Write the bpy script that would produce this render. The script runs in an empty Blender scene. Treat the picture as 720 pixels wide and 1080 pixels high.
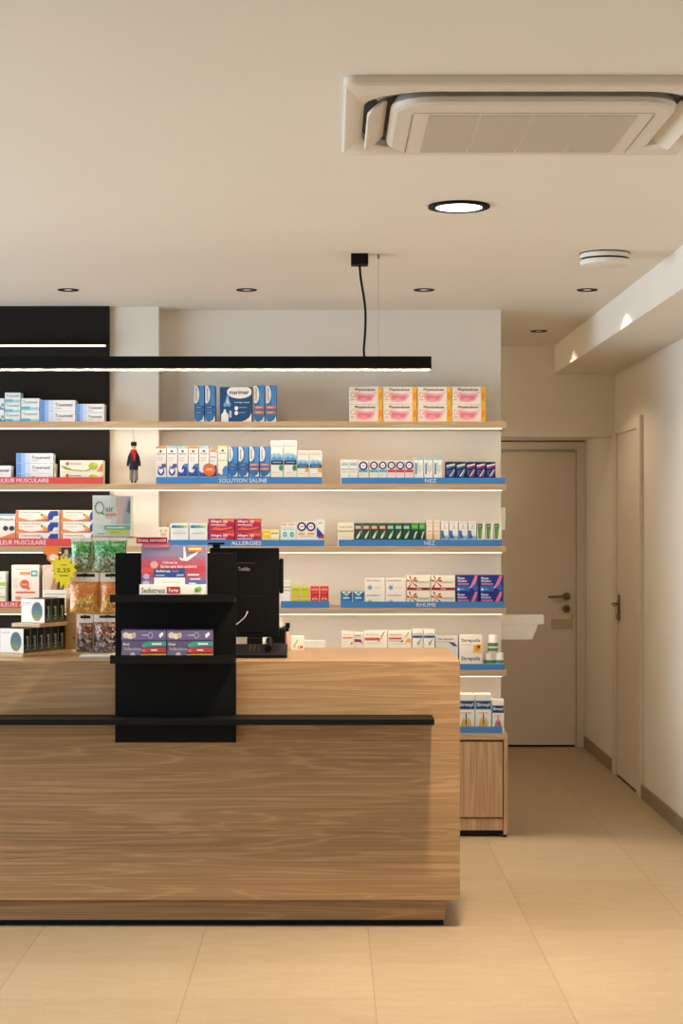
import bpy, bmesh, math, random
from mathutils import Vector, Matrix
random.seed(7)
PI = math.pi
sc = bpy.context.scene
COL = sc.collection

# ------------------------------------------------------------------ camera
F, VX, VY, EYE = 1880.0, 348.0, 551.0, 1.51      # focal length in pixels, vanishing point, eye height
CEIL = 2.573
cd = bpy.data.cameras.new('camera'); cam = bpy.data.objects.new('camera', cd); COL.objects.link(cam)
cam.location = (0, 0, EYE); cam.rotation_euler = (PI/2, 0, 0)
cd.sensor_fit = 'VERTICAL'; cd.sensor_height = 36.0; cd.lens = F/1080*36
cd.shift_x = (360-VX)/1080; cd.shift_y = (VY-540)/1080
cd.clip_start = 0.05
sc.camera = cam
def wx(px, D): return (px-VX)*D/F
def wz(py, D): return EYE+(VY-py)*D/F

# ------------------------------------------------------------------ materials
def lin(h):
    h = h.lstrip('#'); out = []
    for i in (0, 2, 4):
        c = int(h[i:i+2], 16)/255
        out.append(c/12.92 if c <= 0.04045 else ((c+0.055)/1.055)**2.4)
    return (*out, 1.0)
MATS = {}
def C(hexc, rough=0.45, spec=0.35):
    k = (hexc, rough, spec)
    if k not in MATS:
        m = bpy.data.materials.new('print_'+hexc.strip('#')); m.use_nodes = True
        b = m.node_tree.nodes['Principled BSDF']
        b.inputs['Base Color'].default_value = lin(hexc); b.inputs['Roughness'].default_value = rough
        b.inputs['Specular IOR Level'].default_value = spec
        MATS[k] = m
    return MATS[k]
class NT:
    def __init__(s, name):
        s.m = bpy.data.materials.new(name); s.m.use_nodes = True
        s.t = s.m.node_tree; s.b = s.t.nodes['Principled BSDF']
    def n(s, typ, **kw):
        x = s.t.nodes.new(typ)
        for k, v in kw.items():
            if hasattr(x, k) and k not in ('Scale',): setattr(x, k, v)
            else: x.inputs[k].default_value = v
        return x
    def l(s, a, b): s.t.links.new(a, b)
    def ramp(s, fac, stops):
        r = s.t.nodes.new('ShaderNodeValToRGB'); e = r.color_ramp.elements
        while len(e) < len(stops): e.new(0.5)
        for el, (p, c) in zip(e, stops): el.position = p; el.color = lin(c)
        s.l(fac, r.inputs['Fac']); return r.outputs['Color']
    def math(s, op, a, b=None):
        x = s.t.nodes.new('ShaderNodeMath'); x.operation = op
        for i, v in enumerate((a, b)):
            if v is None: continue
            if isinstance(v, (int, float)): x.inputs[i].default_value = v
            else: s.l(v, x.inputs[i])
        return x.outputs[0]
    def coord(s, scale=(1, 1, 1), rot=(0, 0, 0)):
        tc = s.t.nodes.new('ShaderNodeTexCoord'); mp = s.t.nodes.new('ShaderNodeMapping')
        mp.inputs['Scale'].default_value = scale; mp.inputs['Rotation'].default_value = rot
        s.l(tc.outputs['Object'], mp.inputs['Vector']); return mp.outputs['Vector']
def bump(q, h, strength=0.1, dist=0.002):
    bp = q.t.nodes.new('ShaderNodeBump'); bp.inputs['Strength'].default_value = strength; bp.inputs['Distance'].default_value = dist
    q.l(h, bp.inputs['Height']); q.l(bp.outputs['Normal'], q.b.inputs['Normal'])
def wood(name, along, cols, rough=0.36):
    """wood veneer whose grain runs along axis 0 (x) or 2 (z)"""
    q = NT(name)
    sc1 = (0.42, 7, 9.5) if along == 0 else (9.5, 7, 0.42)
    sc2 = (0.9, 60, 105) if along == 0 else (105, 60, 0.9)
    v1 = q.coord(sc1); v2 = q.coord(sc2)
    a = q.n('ShaderNodeTexNoise', Scale=1.3, Detail=3.0, Roughness=0.5, Distortion=0.9); q.l(v1, a.inputs['Vector'])
    w = q.math('SINE', q.math('MULTIPLY', a.outputs['Fac'], 58.0))
    w = q.math('POWER', q.math('MULTIPLY', q.math('ADD', w, 1.0), 0.5), 3.0)
    f = q.n('ShaderNodeTexNoise', Scale=1.0, Detail=4.0, Roughness=0.65); q.l(v2, f.inputs['Vector'])
    big = q.n('ShaderNodeTexNoise', Scale=0.45, Detail=2.0); q.l(v1, big.inputs['Vector'])
    s = q.math('ADD', q.math('MULTIPLY', w, 0.14), q.math('MULTIPLY', f.outputs['Fac'], 0.55))
    s = q.math('ADD', s, q.math('MULTIPLY', big.outputs['Fac'], 0.30))
    c = q.ramp(s, [(0.30, cols[0]), (0.46, cols[1]), (0.60, cols[2]), (0.80, cols[3])])
    q.l(c, q.b.inputs['Base Color']); q.b.inputs['Roughness'].default_value = rough; q.b.inputs['Specular IOR Level'].default_value = 0.45
    bump(q, f.outputs['Fac'], 0.06, 0.001)
    return q.m
WC = ('#84684b', '#9b7b59', '#ab8c67', '#bc9d77')
M_WOOD = wood('oak veneer horizontal', 0, WC)
M_WOODV = wood('oak veneer vertical', 2, ('#9a7a55', '#b39370', '#c2a582', '#cfb696'))
M_SHELF = wood('oak shelf edge', 0, ('#a88967', '#b99b79', '#c6aa8a', '#d2b99b'))
M_PLY = wood('pale plywood', 0, ('#c09c6c', '#cfae80', '#dabd92', '#e2c9a2'))
def paint(name, col, rough=0.75, b=0.05):
    q = NT(name); v = q.coord((1, 1, 1))
    n = q.n('ShaderNodeTexNoise', Scale=2.2, Detail=3.0); q.l(v, n.inputs['Vector'])
    base = lin(col)
    hs = q.n('ShaderNodeMixRGB'); hs.blend_type = 'MULTIPLY'; hs.inputs['Color1'].default_value = base
    q.l(n.outputs['Fac'], hs.inputs['Fac']); hs.inputs['Color2'].default_value = (0.965, 0.962, 0.955, 1)
    q.l(hs.outputs['Color'], q.b.inputs['Base Color']); q.b.inputs['Roughness'].default_value = rough
    q.b.inputs['Specular IOR Level'].default_value = 0.2
    n2 = q.n('ShaderNodeTexNoise', Scale=260.0, Detail=2.0); q.l(v, n2.inputs['Vector']); bump(q, n2.outputs['Fac'], b, 0.001)
    return q.m
M_WALL = paint('white wall paint', '#e2ddd3')
M_CEIL = paint('white ceiling paint', '#ebe6dc')
M_PANEL = paint('white shelf back panel', '#e6e0d6', 0.5, 0.01)
M_DOOR = paint('white door lacquer', '#d6cdc0', 0.5, 0.01)
def plain(name, col, rough=0.5, metal=0.0, spec=0.4, nscale=120.0, bs=0.03):
    q = NT(name); q.b.inputs['Base Color'].default_value = lin(col); q.b.inputs['Roughness'].default_value = rough
    q.b.inputs['Metallic'].default_value = metal; q.b.inputs['Specular IOR Level'].default_value = spec
    v = q.coord(); n = q.n('ShaderNodeTexNoise', Scale=nscale, Detail=2.0); q.l(v, n.inputs['Vector']); bump(q, n.outputs['Fac'], bs, 0.0006)
    return q.m
M_BLACK = plain('black powder coat', '#0b0b0a', 0.6, spec=0.15)
M_BLACKP = plain('black back panel', '#1c1712', 0.65, spec=0.15)
M_PLASTIC = plain('black plastic', '#080808', 0.45, spec=0.2)
M_DARK = plain('dark grey plastic', '#2b2a28', 0.5)
M_STEEL = plain('brushed steel', '#a39682', 0.32, 1.0)
M_BRASS = plain('worn steel', '#7e6f58', 0.35, 0.9)
M_AC = plain('cream plastic', '#ded5c7', 0.5)
M_ACW = plain('pale plastic flap', '#e3dbce', 0.4)
M_ACG = plain('grey plastic', '#8d867a', 0.5)
M_ACD = plain('dark duct', '#4c4841', 0.7)
M_SILVER = plain('silver foil strip', '#b5bac0', 0.25, 0.7)
M_WHITE = plain('white plastic', '#e9e6df', 0.4)
M_SKIRT = paint('brown tile skirting', '#8a7a66', 0.5, 0.03)
def tile():
    q = NT('beige floor tile')
    tc = q.t.nodes.new('ShaderNodeTexCoord'); sp = q.t.nodes.new('ShaderNodeSeparateXYZ'); q.l(tc.outputs['Object'], sp.inputs[0])
    T = 0.604
    def joint(axis, off, T, w):
        p = q.math('DIVIDE', q.math('SUBTRACT', sp.outputs[axis], off-T*40), T)
        fr = q.math('FRACT', p); d = q.math('ABSOLUTE', q.math('SUBTRACT', fr, 0.5))
        return q.math('GREATER_THAN', d, 0.5-w/T), q.math('FLOOR', p)
    jx, ix = joint('X', 0.141, T, 0.0014)
    jy, iy = joint('Y', 5.655, T*1.56, 0.0012)
    cell = q.t.nodes.new('ShaderNodeCombineXYZ'); q.l(ix, cell.inputs[0]); q.l(iy, cell.inputs[1])
    wn = q.n('ShaderNodeTexWhiteNoise', noise_dimensions='2D'); q.l(cell.outputs[0], wn.inputs['Vector'])
    v = q.coord((1, 3.2, 1)); n1 = q.n('ShaderNodeTexNoise', Scale=6.0, Detail=6.0, Roughness=0.6); q.l(v, n1.inputs['Vector'])
    v2 = q.coord(); n2 = q.n('ShaderNodeTexNoise', Scale=110.0, Detail=4.0, Roughness=0.7); q.l(v2, n2.inputs['Vector'])
    s = q.math('ADD', q.math('MULTIPLY', n1.outputs['Fac'], 0.32), q.math('MULTIPLY', n2.outputs['Fac'], 0.58))
    s = q.math('ADD', s, q.math('MULTIPLY', wn.outputs['Value'], 0.10))
    c = q.ramp(s, [(0.30, '#9a876d'), (0.5, '#a79479'), (0.7, '#b3a187')])
    mx = q.n('ShaderNodeMixRGB'); q.l(jx, mx.inputs['Fac']); q.l(c, mx.inputs['Color1']); mx.inputs['Color2'].default_value = lin('#85765e')
    jf = q.math('MULTIPLY', jy, 0.35)
    my = q.n('ShaderNodeMixRGB'); q.l(jf, my.inputs['Fac']); q.l(mx.outputs['Color'], my.inputs['Color1']); my.inputs['Color2'].default_value = lin('#85765e')
    q.l(my.outputs['Color'], q.b.inputs['Base Color']); q.b.inputs['Roughness'].default_value = 0.48; q.b.inputs['Specular IOR Level'].default_value = 0.3
    bump(q, n2.outputs['Fac'], 0.08, 0.001)
    return q.m
M_TILE = tile()
def emit(name, col, s):
    q = NT(name); q.b.inputs['Base Color'].default_value = lin('#f4efe6')
    q.b.inputs['Emission Color'].default_value = col; q.b.inputs['Emission Strength'].default_value = s; return q.m
WARM = (1.0, 0.80, 0.58, 1)
M_LED = emit('shelf led diffuser', (1, 0.88, 0.72, 1), .95)
M_PEND = emit('pendant led diffuser', (1, 0.84, 0.64, 1), 42.0)
M_LAMP = emit('downlight diffuser', (1, 0.93, 0.82, 1), 4.0)
M_SPOTL = emit('spotlight lens', (1, 0.85, 0.65, 1), 0.10)

# ------------------------------------------------------------------ mesh builder
_txt = {}
def text_mesh(s, bold=0.0):
    k = (s, bold)
    if k not in _txt:
        cu = bpy.data.curves.new('t', 'FONT'); cu.body = s; cu.resolution_u = 2; cu.offset = bold
        o = bpy.data.objects.new('t', cu); COL.objects.link(o)
        dg = bpy.context.evaluated_depsgraph_get(); me = bpy.data.meshes.new_from_object(o.evaluated_get(dg))
        vs = [(v.co.x, v.co.y) for v in me.vertices]; fs = [tuple(p.vertices) for p in me.polygons]
        bpy.data.objects.remove(o); bpy.data.curves.remove(cu); bpy.data.meshes.remove(me)
        x0 = min(v[0] for v in vs); x1 = max(v[0] for v in vs); y0 = min(v[1] for v in vs); y1 = max(v[1] for v in vs)
        _txt[k] = ([((a-x0)/(x1-x0), (b-y0)/(y1-y0)) for a, b in vs], fs, (x1-x0)/(y1-y0))
    return _txt[k]
class MB:
    def __init__(s): s.v = []; s.f = []; s.mi = []; s.sm = []; s.mats = []; s.X = None
    def slot(s, m):
        if m not in s.mats: s.mats.append(m)
        return s.mats.index(m)
    def add(s, vs, fs, m, smooth=False):
        b = len(s.v); i = s.slot(m)
        s.v += [tuple(s.X @ Vector(v)) for v in vs] if s.X else [tuple(v) for v in vs]
        for f in fs: s.f.append(tuple(b+j for j in f)); s.mi.append(i); s.sm.append(smooth)
        return s
    def box(s, x0, x1, y0, y1, z0, z1, m, bev=0.0):
        if bev <= 0:
            vs = [(x, y, z) for x in (x0, x1) for y in (y0, y1) for z in (z0, z1)]
            fs = [(0, 1, 3, 2), (4, 6, 7, 5), (0, 4, 5, 1), (2, 3, 7, 6), (0, 2, 6, 4), (1, 5, 7, 3)]
            return s.add(vs, fs, m)
        bm = bmesh.new(); bmesh.ops.create_cube(bm, size=1)
        for v in bm.verts: v.co = Vector(((x0+x1)/2+v.co.x*(x1-x0), (y0+y1)/2+v.co.y*(y1-y0), (z0+z1)/2+v.co.z*(z1-z0)))
        bmesh.ops.bevel(bm, geom=bm.edges[:], offset=bev, segments=2, profile=0.5, affect='EDGES')
        bm.verts.index_update(); vs = [v.co[:] for v in bm.verts]; fs = [tuple(v.index for v in f.verts) for f in bm.faces]; bm.free()
        return s.add(vs, fs, m)
    def prism(s, pts, a0, a1, m, axis='y', smooth=False):
        """polygon pts extruded from a0 to a1 along an axis; pts are (x,z) for y, (x,y) for z, (y,z) for x"""
        mk = {'y': lambda p, a: (p[0], a, p[1]), 'z': lambda p, a: (p[0], p[1], a), 'x': lambda p, a: (a, p[0], p[1])}[axis]
        n = len(pts); vs = [mk(p, a0) for p in pts]+[mk(p, a1) for p in pts]
        fs = [tuple(range(n)), tuple(range(2*n-1, n-1, -1))]+[(i, i+n, (i+1) % n+n, (i+1) % n) for i in range(n)]
        return s.add(vs, fs, m, smooth)
    def lathe(s, prof, m, c=(0, 0, 0), n=32, smooth=True, axis='z'):
        vs = []; fs = []
        for (r, z) in prof:
            for k in range(n):
                a = 2*PI*k/n; p = (r*math.cos(a), r*math.sin(a), z)
                if axis == 'x': p = (p[2], p[0], p[1])
                if axis == 'y': p = (p[0], p[2], p[1])
                vs.append((c[0]+p[0], c[1]+p[1], c[2]+p[2]))
        for i in range(len(prof)-1):
            for k in range(n): fs.append((i*n+k, i*n+(k+1) % n, (i+1)*n+(k+1) % n, (i+1)*n+k))
        fs.append(tuple(range(n-1, -1, -1))); fs.append(tuple(range((len(prof)-1)*n, len(prof)*n)))
        return s.add(vs, fs, m, smooth)
    def tube(s, pts, r, m, n=10):
        vs = []; fs = []; P = [Vector(p) for p in pts]
        for i, p in enumerate(P):
            t = (P[min(i+1, len(P)-1)]-P[max(i-1, 0)]).normalized()
            u = t.cross(Vector((0.13, 1, 0.21))).normalized(); w = t.cross(u)
            rr = r[i] if isinstance(r, (list, tuple)) else r
            for k in range(n):
                a = 2*PI*k/n; vs.append(tuple(p+(u*math.cos(a)+w*math.sin(a))*rr))
        for i in range(len(P)-1):
            for k in range(n): fs.append((i*n+k, i*n+(k+1) % n, (i+1)*n+(k+1) % n, (i+1)*n+k))
        fs.append(tuple(range(n-1, -1, -1))); fs.append(tuple(range((len(P)-1)*n, len(P)*n)))
        return s.add(vs, fs, m, True)
    def art(s, x0, z0, w, h, y, items, dy=0.00025):
        """flat print laid on a face that looks towards -y; u, v run from 0 to 1"""
        for k, it in enumerate(items):
            yy = y-dy*(k+1); t = it[0]
            def q(u, v): return (x0+min(1, max(0, u))*w, yy, z0+min(1, max(0, v))*h)
            if t == 'r':
                _, a, b, c, d, col = it; s.add([q(a, b), q(c, b), q(c, d), q(a, d)], [(0, 1, 2, 3)], C(col))
            elif t == 'p':
                _, pts, col = it; s.add([q(*p) for p in pts], [tuple(range(len(pts)))], C(col))
            elif t == 'e':
                _, cu, cv, ru, rv, col = it; n = 22
                s.add([q(cu+ru*math.cos(2*PI*i/n), cv+rv*math.sin(2*PI*i/n)) for i in range(n)], [tuple(range(n))], C(col))
            elif t == 'o':
                _, cu, cv, ru, rv, th, col = it; n = 26
                vs = [q(cu+ru*math.cos(2*PI*i/n), cv+rv*math.sin(2*PI*i/n)) for i in range(n)]+[q(cu+ru*th*math.cos(2*PI*i/n), cv+rv*th*math.sin(2*PI*i/n)) for i in range(n)]
                s.add(vs, [(i, (i+1) % n, n+(i+1) % n, n+i) for i in range(n)], C(col))
            elif t in ('t', 'tv'):
                _, txt, a, b, c, d, col = it[:7]; vs, fs, _r = text_mesh(txt, it[7] if len(it) > 7 else 0.012)
                if t == 't': s.add([q(a+(c-a)*p[0], b+(d-b)*p[1]) for p in vs], fs, C(col))
                else: s.add([q(c-(c-a)*p[1], b+(d-b)*p[0]) for p in vs], fs, C(col))
        return s
    def mesh(s, name):
        me = bpy.data.meshes.new(name); me.from_pydata(s.v, [], s.f)
        for m in s.mats: me.materials.append(m)
        me.polygons.foreach_set('material_index', s.mi); me.polygons.foreach_set('use_smooth', s.sm)
        bm = bmesh.new(); bm.from_mesh(me); bm.normal_update()
        bm.to_mesh(me); bm.free(); me.update(); return me
    def build(s, name, parent=None, loc=(0, 0, 0), rz=0.0, smooth_angle=None):
        o = bpy.data.objects.new(name, s.mesh(name)); COL.objects.link(o)
        if parent: o.parent = parent
        o.location = loc; o.rotation_euler = (0, 0, rz)
        if smooth_angle is None and any(s.sm): smooth_angle = 0.7
        if smooth_angle: o.data.set_sharp_from_angle(angle=smooth_angle)
        return o
def tag(o, label, cat, group=None, kind=None):
    o['label'] = label; o['category'] = cat
    if group: o['group'] = group
    if kind: o['kind'] = kind
    return o
def thing(name, label, cat, loc=(0, 0, 0), rz=0.0, group=None):
    o = bpy.data.objects.new(name, None); COL.objects.link(o); o.location = loc; o.rotation_euler = (0, 0, rz)
    return tag(o, label, cat, group)
def struct(name, mb, label, cat):
    o = mb.build(name); o['kind'] = 'structure'; o['label'] = label; o['category'] = cat; return o
def lamp(kind, name, loc, energy, color, parent=None, **kw):
    ld = bpy.data.lights.new(name, kind); ld.energy = energy; ld.color = color
    for k, v in kw.items(): setattr(ld, k, v)
    o = bpy.data.objects.new(name, ld); COL.objects.link(o); o.location = loc
    if parent: o.parent = parent
    return o

# ------------------------------------------------------------------ the room
XR, XL, YF, YB = 1.715, -4.6, -2.6, 12.03
DP = 8.92                                     # shelf wall
struct('floor', MB().box(XL-.1, XR+.1, YF-.1, YB+.1, -0.1, 0, M_TILE), 'beige stone tiled floor running through to the back door', 'floor')
struct('ceiling', MB().box(XL-.1, XR+.1, YF-.1, YB+.1, CEIL, CEIL+.1, M_CEIL), 'plain white painted ceiling over the whole shop', 'ceiling')
struct('wall_right', MB().box(XR, XR+.1, YF, YB, 0, CEIL, M_WALL), 'white wall on the right with a narrow door', 'wall')
W0, W1, WB, WT = 2.7, 8.6, .12, 2.5          # shop window in the left wall
w = MB()
w.box(XL-.1, XL, YF, W0, 0, CEIL, M_WALL).box(XL-.1, XL, W1, YB, 0, CEIL, M_WALL).box(XL-.1, XL, W0, W1, 0, WB, M_WALL).box(XL-.1, XL, W0, W1, WT, CEIL, M_WALL)
struct('wall_left', w, 'white wall around the shop window at the far left', 'wall')
struct('wall_front', MB().box(XL, XR, YF-.1, YF, 0, CEIL, M_WALL), 'plain white wall behind the viewer', 'wall')
w = MB()
for k in range(6):
    a = W0+(W1-W0-.05)*k/5; w.box(XL-.08, XL-.03, a, a+.05, WB, WT, M_DARK)
w.box(XL-.08, XL-.03, W0, W1, WB, WB+.05, M_DARK).box(XL-.08, XL-.03, W0, W1, WT-.05, WT, M_DARK)
struct('window_1', w, 'long shop window with dark frame in the left wall', 'window')
struct('wall_back', MB().box(XL, .854, DP, DP+.15, 0, CEIL, M_PANEL), 'white back wall that carries the open shelves', 'wall')
struct('wall_column', MB().box(-1.086, -.845, 8.79, DP, 0, CEIL, M_WALL), 'plain white pilaster between black panel and shelf wall', 'wall')
struct('wall_panel', MB().box(-4.0, -1.0865, 8.76, DP, 0, CEIL, M_BLACKP), 'black back panel behind the left shelves', 'wall')
struct('ceiling_soffit', MB().box(1.35, XR, YF, 10.74, 2.406, CEIL, M_CEIL), 'white boxed soffit along the top of the right wall', 'ceiling')
struct('wall_lintel', MB().box(-1.2, XR, 10.74, 10.9, 2.027, CEIL, M_WALL), 'white lintel above the passage to the back door', 'wall')
struct('wall_end', MB().box(-1.2, XR, YB, YB+.1, 0, CEIL, M_WALL), 'end wall of the passage behind the white back door', 'wall')
struct('wall_passage', MB().box(-1.3, -1.2, DP+.15, YB, 0, CEIL, M_WALL), 'white side wall hidden behind the shelf wall', 'wall')
struct('ceiling_passage', MB().box(-1.2, XR, 10.9, YB, 2.06, 2.1, M_CEIL), 'low white ceiling over the back door niche', 'ceiling')
struct('baseboard_right', MB().box(XR-.014, XR, YF, 9.765, 0, .074, M_SKIRT, .002), 'brown tile skirting along the right wall', 'baseboard')
struct('baseboard_passage', MB().box(XR-.014, XR, 10.73, 11.98, 0, .074, M_SKIRT, .002), 'brown tile skirting between the narrow door and back door', 'baseboard')
# back door
d1 = struct('door_1', MB().box(.80, 1.652, 11.985, 12.025, .014, 1.985, M_DOOR, .002), 'flat white back door at the end of the passage', 'door')
fr = MB()
fr.box(1.655, XR-.001, 11.955, 12.028, 0, 2.05, M_DOOR, .003).box(.72, .79, 11.955, 12.028, 0, 2.05, M_DOOR, .003).box(.79, 1.655, 11.955, 12.028, 2.0, 2.05, M_DOOR, .003)
fr.build('door_frame', d1)
MB().box(.80, 1.643, 11.99, 12.02, .001, .0135, M_PLASTIC).build('door_gap_shade', d1)  # black strip stands in for the shade in the gap under the door
h = MB(); hx = wx(597, 11.985); hz = wz(629, 11.985)
h.lathe([(0.0, -.012), (.026, -.012), (.026, 0), (0, 0)], M_BRASS, (hx, 11.984, hz), 24, axis='y')
h.tube([(hx, 11.98, hz), (hx, 11.94, hz)], .009, M_BRASS)
h.tube([(hx, 11.94, hz), (hx-.01, 11.936, hz), (wx(577, 11.985), 11.936, hz-.002)], .0085, M_BRASS)
h.build('door_handle', d1)
h = MB(); hz2 = wz(642, 11.985)
h.lathe([(0.0, -.012), (.026, -.012), (.026, 0), (0, 0)], M_BRASS, (hx, 11.984, hz2), 24, axis='y')
h.box(hx-.004, hx+.004, 11.968, 11.973, hz2-.012, hz2+.012, M_DARK)
h.build('keyhole_rosette', d1)
MB().box(wx(581, 11.985), wx(604, 11.985), 11.9835, 11.985, wz(664, 11.985), wz(653, 11.985), paint('aged plate', '#b8ad9c', .4, .01)).box(wx(602, 11.985), wx(604.5, 11.985), 11.983, 11.985, wz(653, 11.985), wz(648, 11.985), C('#b3a793')).build('kick_sticker', d1)
# narrow door in the right wall
d2 = struct('door_2', MB().box(XR-.006, XR, 9.87, 10.60, .014, 2.03, M_DOOR, .001), 'narrow white door in the right wall of the passage', 'door')
fr = MB()
fr.box(XR-.022, XR-.0005, 9.76, 9.87, 0, 2.10, M_DOOR, .003).box(XR-.022, XR-.0005, 10.602, 10.715, 0, 2.045, M_DOOR, .003).box(XR-.014, XR-.0005, 9.87, 10.602, 2.034, 2.09, M_DOOR, .002)
fr.build('door_frame', d2)
MB().box(XR-.006, XR-.001, 9.87, 10.602, .0005, .0135, M_PLASTIC).build('door_gap_shade', d2)  # same dark strip for the shaded gap below this leaf
for k, (ya, yb) in enumerate(((473, 489), (631.7, 647.8), (789.7, 806))):
    MB().box(XR-.013, XR-.006, 9.872, 9.895, wz(yb, 9.88), wz(ya, 9.88), M_ACG, .002).build('hinge', d2)
h = MB(); zz = wz(637, 10.53)
h.box(XR-.016, XR-.006, 10.505, 10.555, zz-.10, zz+.055, M_BRASS, .006)
h.tube([(XR-.016, 10.53, zz), (XR-.05, 10.53, zz)], .009, M_BRASS)
h.tube([(XR-.05, 10.53, zz), (XR-.052, 10.50, zz), (XR-.052, 10.41, zz-.004)], .0085, M_STEEL)
h.lathe([(0, -.012), (.016, -.012), (.018, 0), (0, 0)], M_STEEL, (XR-.016, 10.53, zz-.075), 20, axis='x')
h.build('door_handle', d2)
# switch box on the end of the shelf wall, console behind it
o = MB().box(.8545, .88, 8.955, 9.04, wz(559, 9.0), wz(535.5, 9.0), M_WHITE, .003).build('wall_switch_box')
tag(o, 'small white switch box on the end of the shelf wall', 'switch box')
zt, zm = wz(649, 9.1), wz(658.5, 9.1); zb = wz(674.5, 9.1); xa, xb = wx(573.5, 9.1), wx(561, 9.1)
t = thing('wall_mounted_console', 'white angular console with slanted end jutting out behind the shelf wall', 'console', (0, 0, 0))
MB().prism([(.8545, zm), (xb+.03, zm), (xb, zb), (.8545, zb)], 9.1, 9.16, M_WHITE).build('front_board', t)
MB().box(.8545, xa, 9.1, 9.17, zm, zt, M_WHITE, .003).build('top', t)

# ------------------------------------------------------------------ shelves
DS = 8.62; XE = .853; LEDW = 2.7
SH = [1.998, 1.696, 1.394, 1.095, .795]
SBOT = [1.966, 1.667, 1.366, 1.068, .767]
ORD = ['top', 'second', 'third', 'fourth', 'fifth']
MARK = ['topmost long oak shelf, below the hanging bar lamp', 'long oak shelf the hanging doll stands over, below the saline boxes',
        'long oak shelf under the allergy medicine boxes', 'long oak shelf under the cold medicine boxes beside the monitor', 'lowest oak shelf, half hidden behind the counter']
for i, (zt, zb) in enumerate(zip(SH, SBOT)):
    t = thing('wall_shelf', MARK[i], 'shelf', (0, DS, zt), 0, 'oak wall shelves')
    MB().box(-2.4, XE, 0, 8.759-DS, zb-zt, 0, M_SHELF, .0012).box(-.8445, XE, 8.759-DS, DP-.001-DS, zb-zt, 0, M_SHELF).build('shelf_board', t)
    MB().box(-2.4, XE-.022, .004, .018, zb-zt-.0048, zb-zt-.0002, M_LED).build('led_strip', t)
    la = lamp('AREA', 'led_light', ((-2.4+XE-.022)/2, .012, zb-zt-.0075), LEDW, (1, .83, .62), t, shape='RECTANGLE', size=XE-.022+2.4, size_y=.012)
    la.rotation_euler = (math.radians(38), 0, 0)
t = thing('shelf_light_bar', 'thin black light bar glowing across the black panel above the top shelf', 'light', (0, 8.70, wz(366, 8.7)), 0)
MB().box(-2.4, wx(111, 8.7), 0.005, .058, .012, .02, M_BLACK).build('profile', t)
MB().box(-2.4, wx(111, 8.7), 0, .02, .003, .0115, M_LED).build('led_strip', t)
# low cabinet
DC = 8.55; zc = .497
t = thing('base_cabinet', 'low oak base cabinet under the shelves, next to the counter end', 'cabinet', (0, DC, 0))
sx0, sx1 = wx(530.6, DC), .852
MB().box(-.84, sx1, 0, DP-.001-DC, wz(780.3, DC), zc, M_SHELF, .0012).build('top', t)
MB().box(sx0+.002, sx1, 0, DP-.001-DC, .012, wz(780.3, DC), M_WOODV, .001).build('side_panel', t)
MB().box(-.84, sx0+.002, .055, DP-.001-DC, .012, wz(780.3, DC), M_WOODV).build('carcass', t)
n = 4; x1 = sx0-.003
for k in range(n):
    MB().box(x1-.40, x1, .004, .022, wz(862, DC), wz(782.5, DC), M_WOODV, .001).build('door', t)
    x1 -= .404
MB().box(-.84, sx0, .02, .04, .03, wz(863.5, DC), M_WOODV).build('plinth', t)
MB().box(-.84, sx0, .018, .05, .001, .03, M_BLACK).build('base_strip', t)
MB().lathe([(0, 0), (.016, 0), (.014, .012), (0, .012)], M_PLASTIC, (sx1-.018, .02, 0), 16).build('foot', t)

# ------------------------------------------------------------------ counter
CF, CB, CT, CX = 6.63, 7.326, .995, .483
t = thing('pharmacy_counter', 'long oak veneer pharmacy counter with black ledge across its front', 'counter', (0, CF, 0))
MB().box(-3.2, CX, 0, CB-CF, .105, CT, M_WOOD, .0015).build('body', t)
MB().box(-3.2, .43, .045, CB-CF-.04, .022, .105, M_WOOD).build('plinth', t)
MB().box(-3.2, .425, .05, CB-CF-.05, 0, .022, M_BLACK).build('base_strip', t)
LZ0, LZ1, LD = .774, .795, .16
MB().box(-3.2, .3785, -LD, -.0005, LZ0, LZ1, M_BLACK, .001).build('ledge', t)
# black hanging display panel
t = thing('display_panel', 'black metal display panel with two lipped shelves hung on the counter front', 'display panel', (0, 6.6, 0))
xa, xb = wx(121.5, 6.605), wx(249, 6.605)
MB().box(xa, xb, 0, .008, LZ1+.001, wz(583, 6.605), M_BLACK, .001).box(xa, xb, 0, .008, wz(783, 6.605), LZ0-.001, M_BLACK, .001).box(xa+.05, xb-.05, .008, .0295, CT-.3+.11, CT-.01, M_BLACK).build('back_plate', t)
PS = []
for (yt, yb) in ((627, 635.3), (691, 700)):
    z1, z0 = wz(yt, 6.455), wz(yb, 6.455)
    PS.append(z0+.012)
    MB().box(xa-.001, xb+.001, -.145, 0, z0, z0+.012-.001, M_BLACK, .001).box(xa-.001, xb+.001, -.147, -.144, z0, z1, M_BLACK, .0008).build('lipped_shelf', t)

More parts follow.
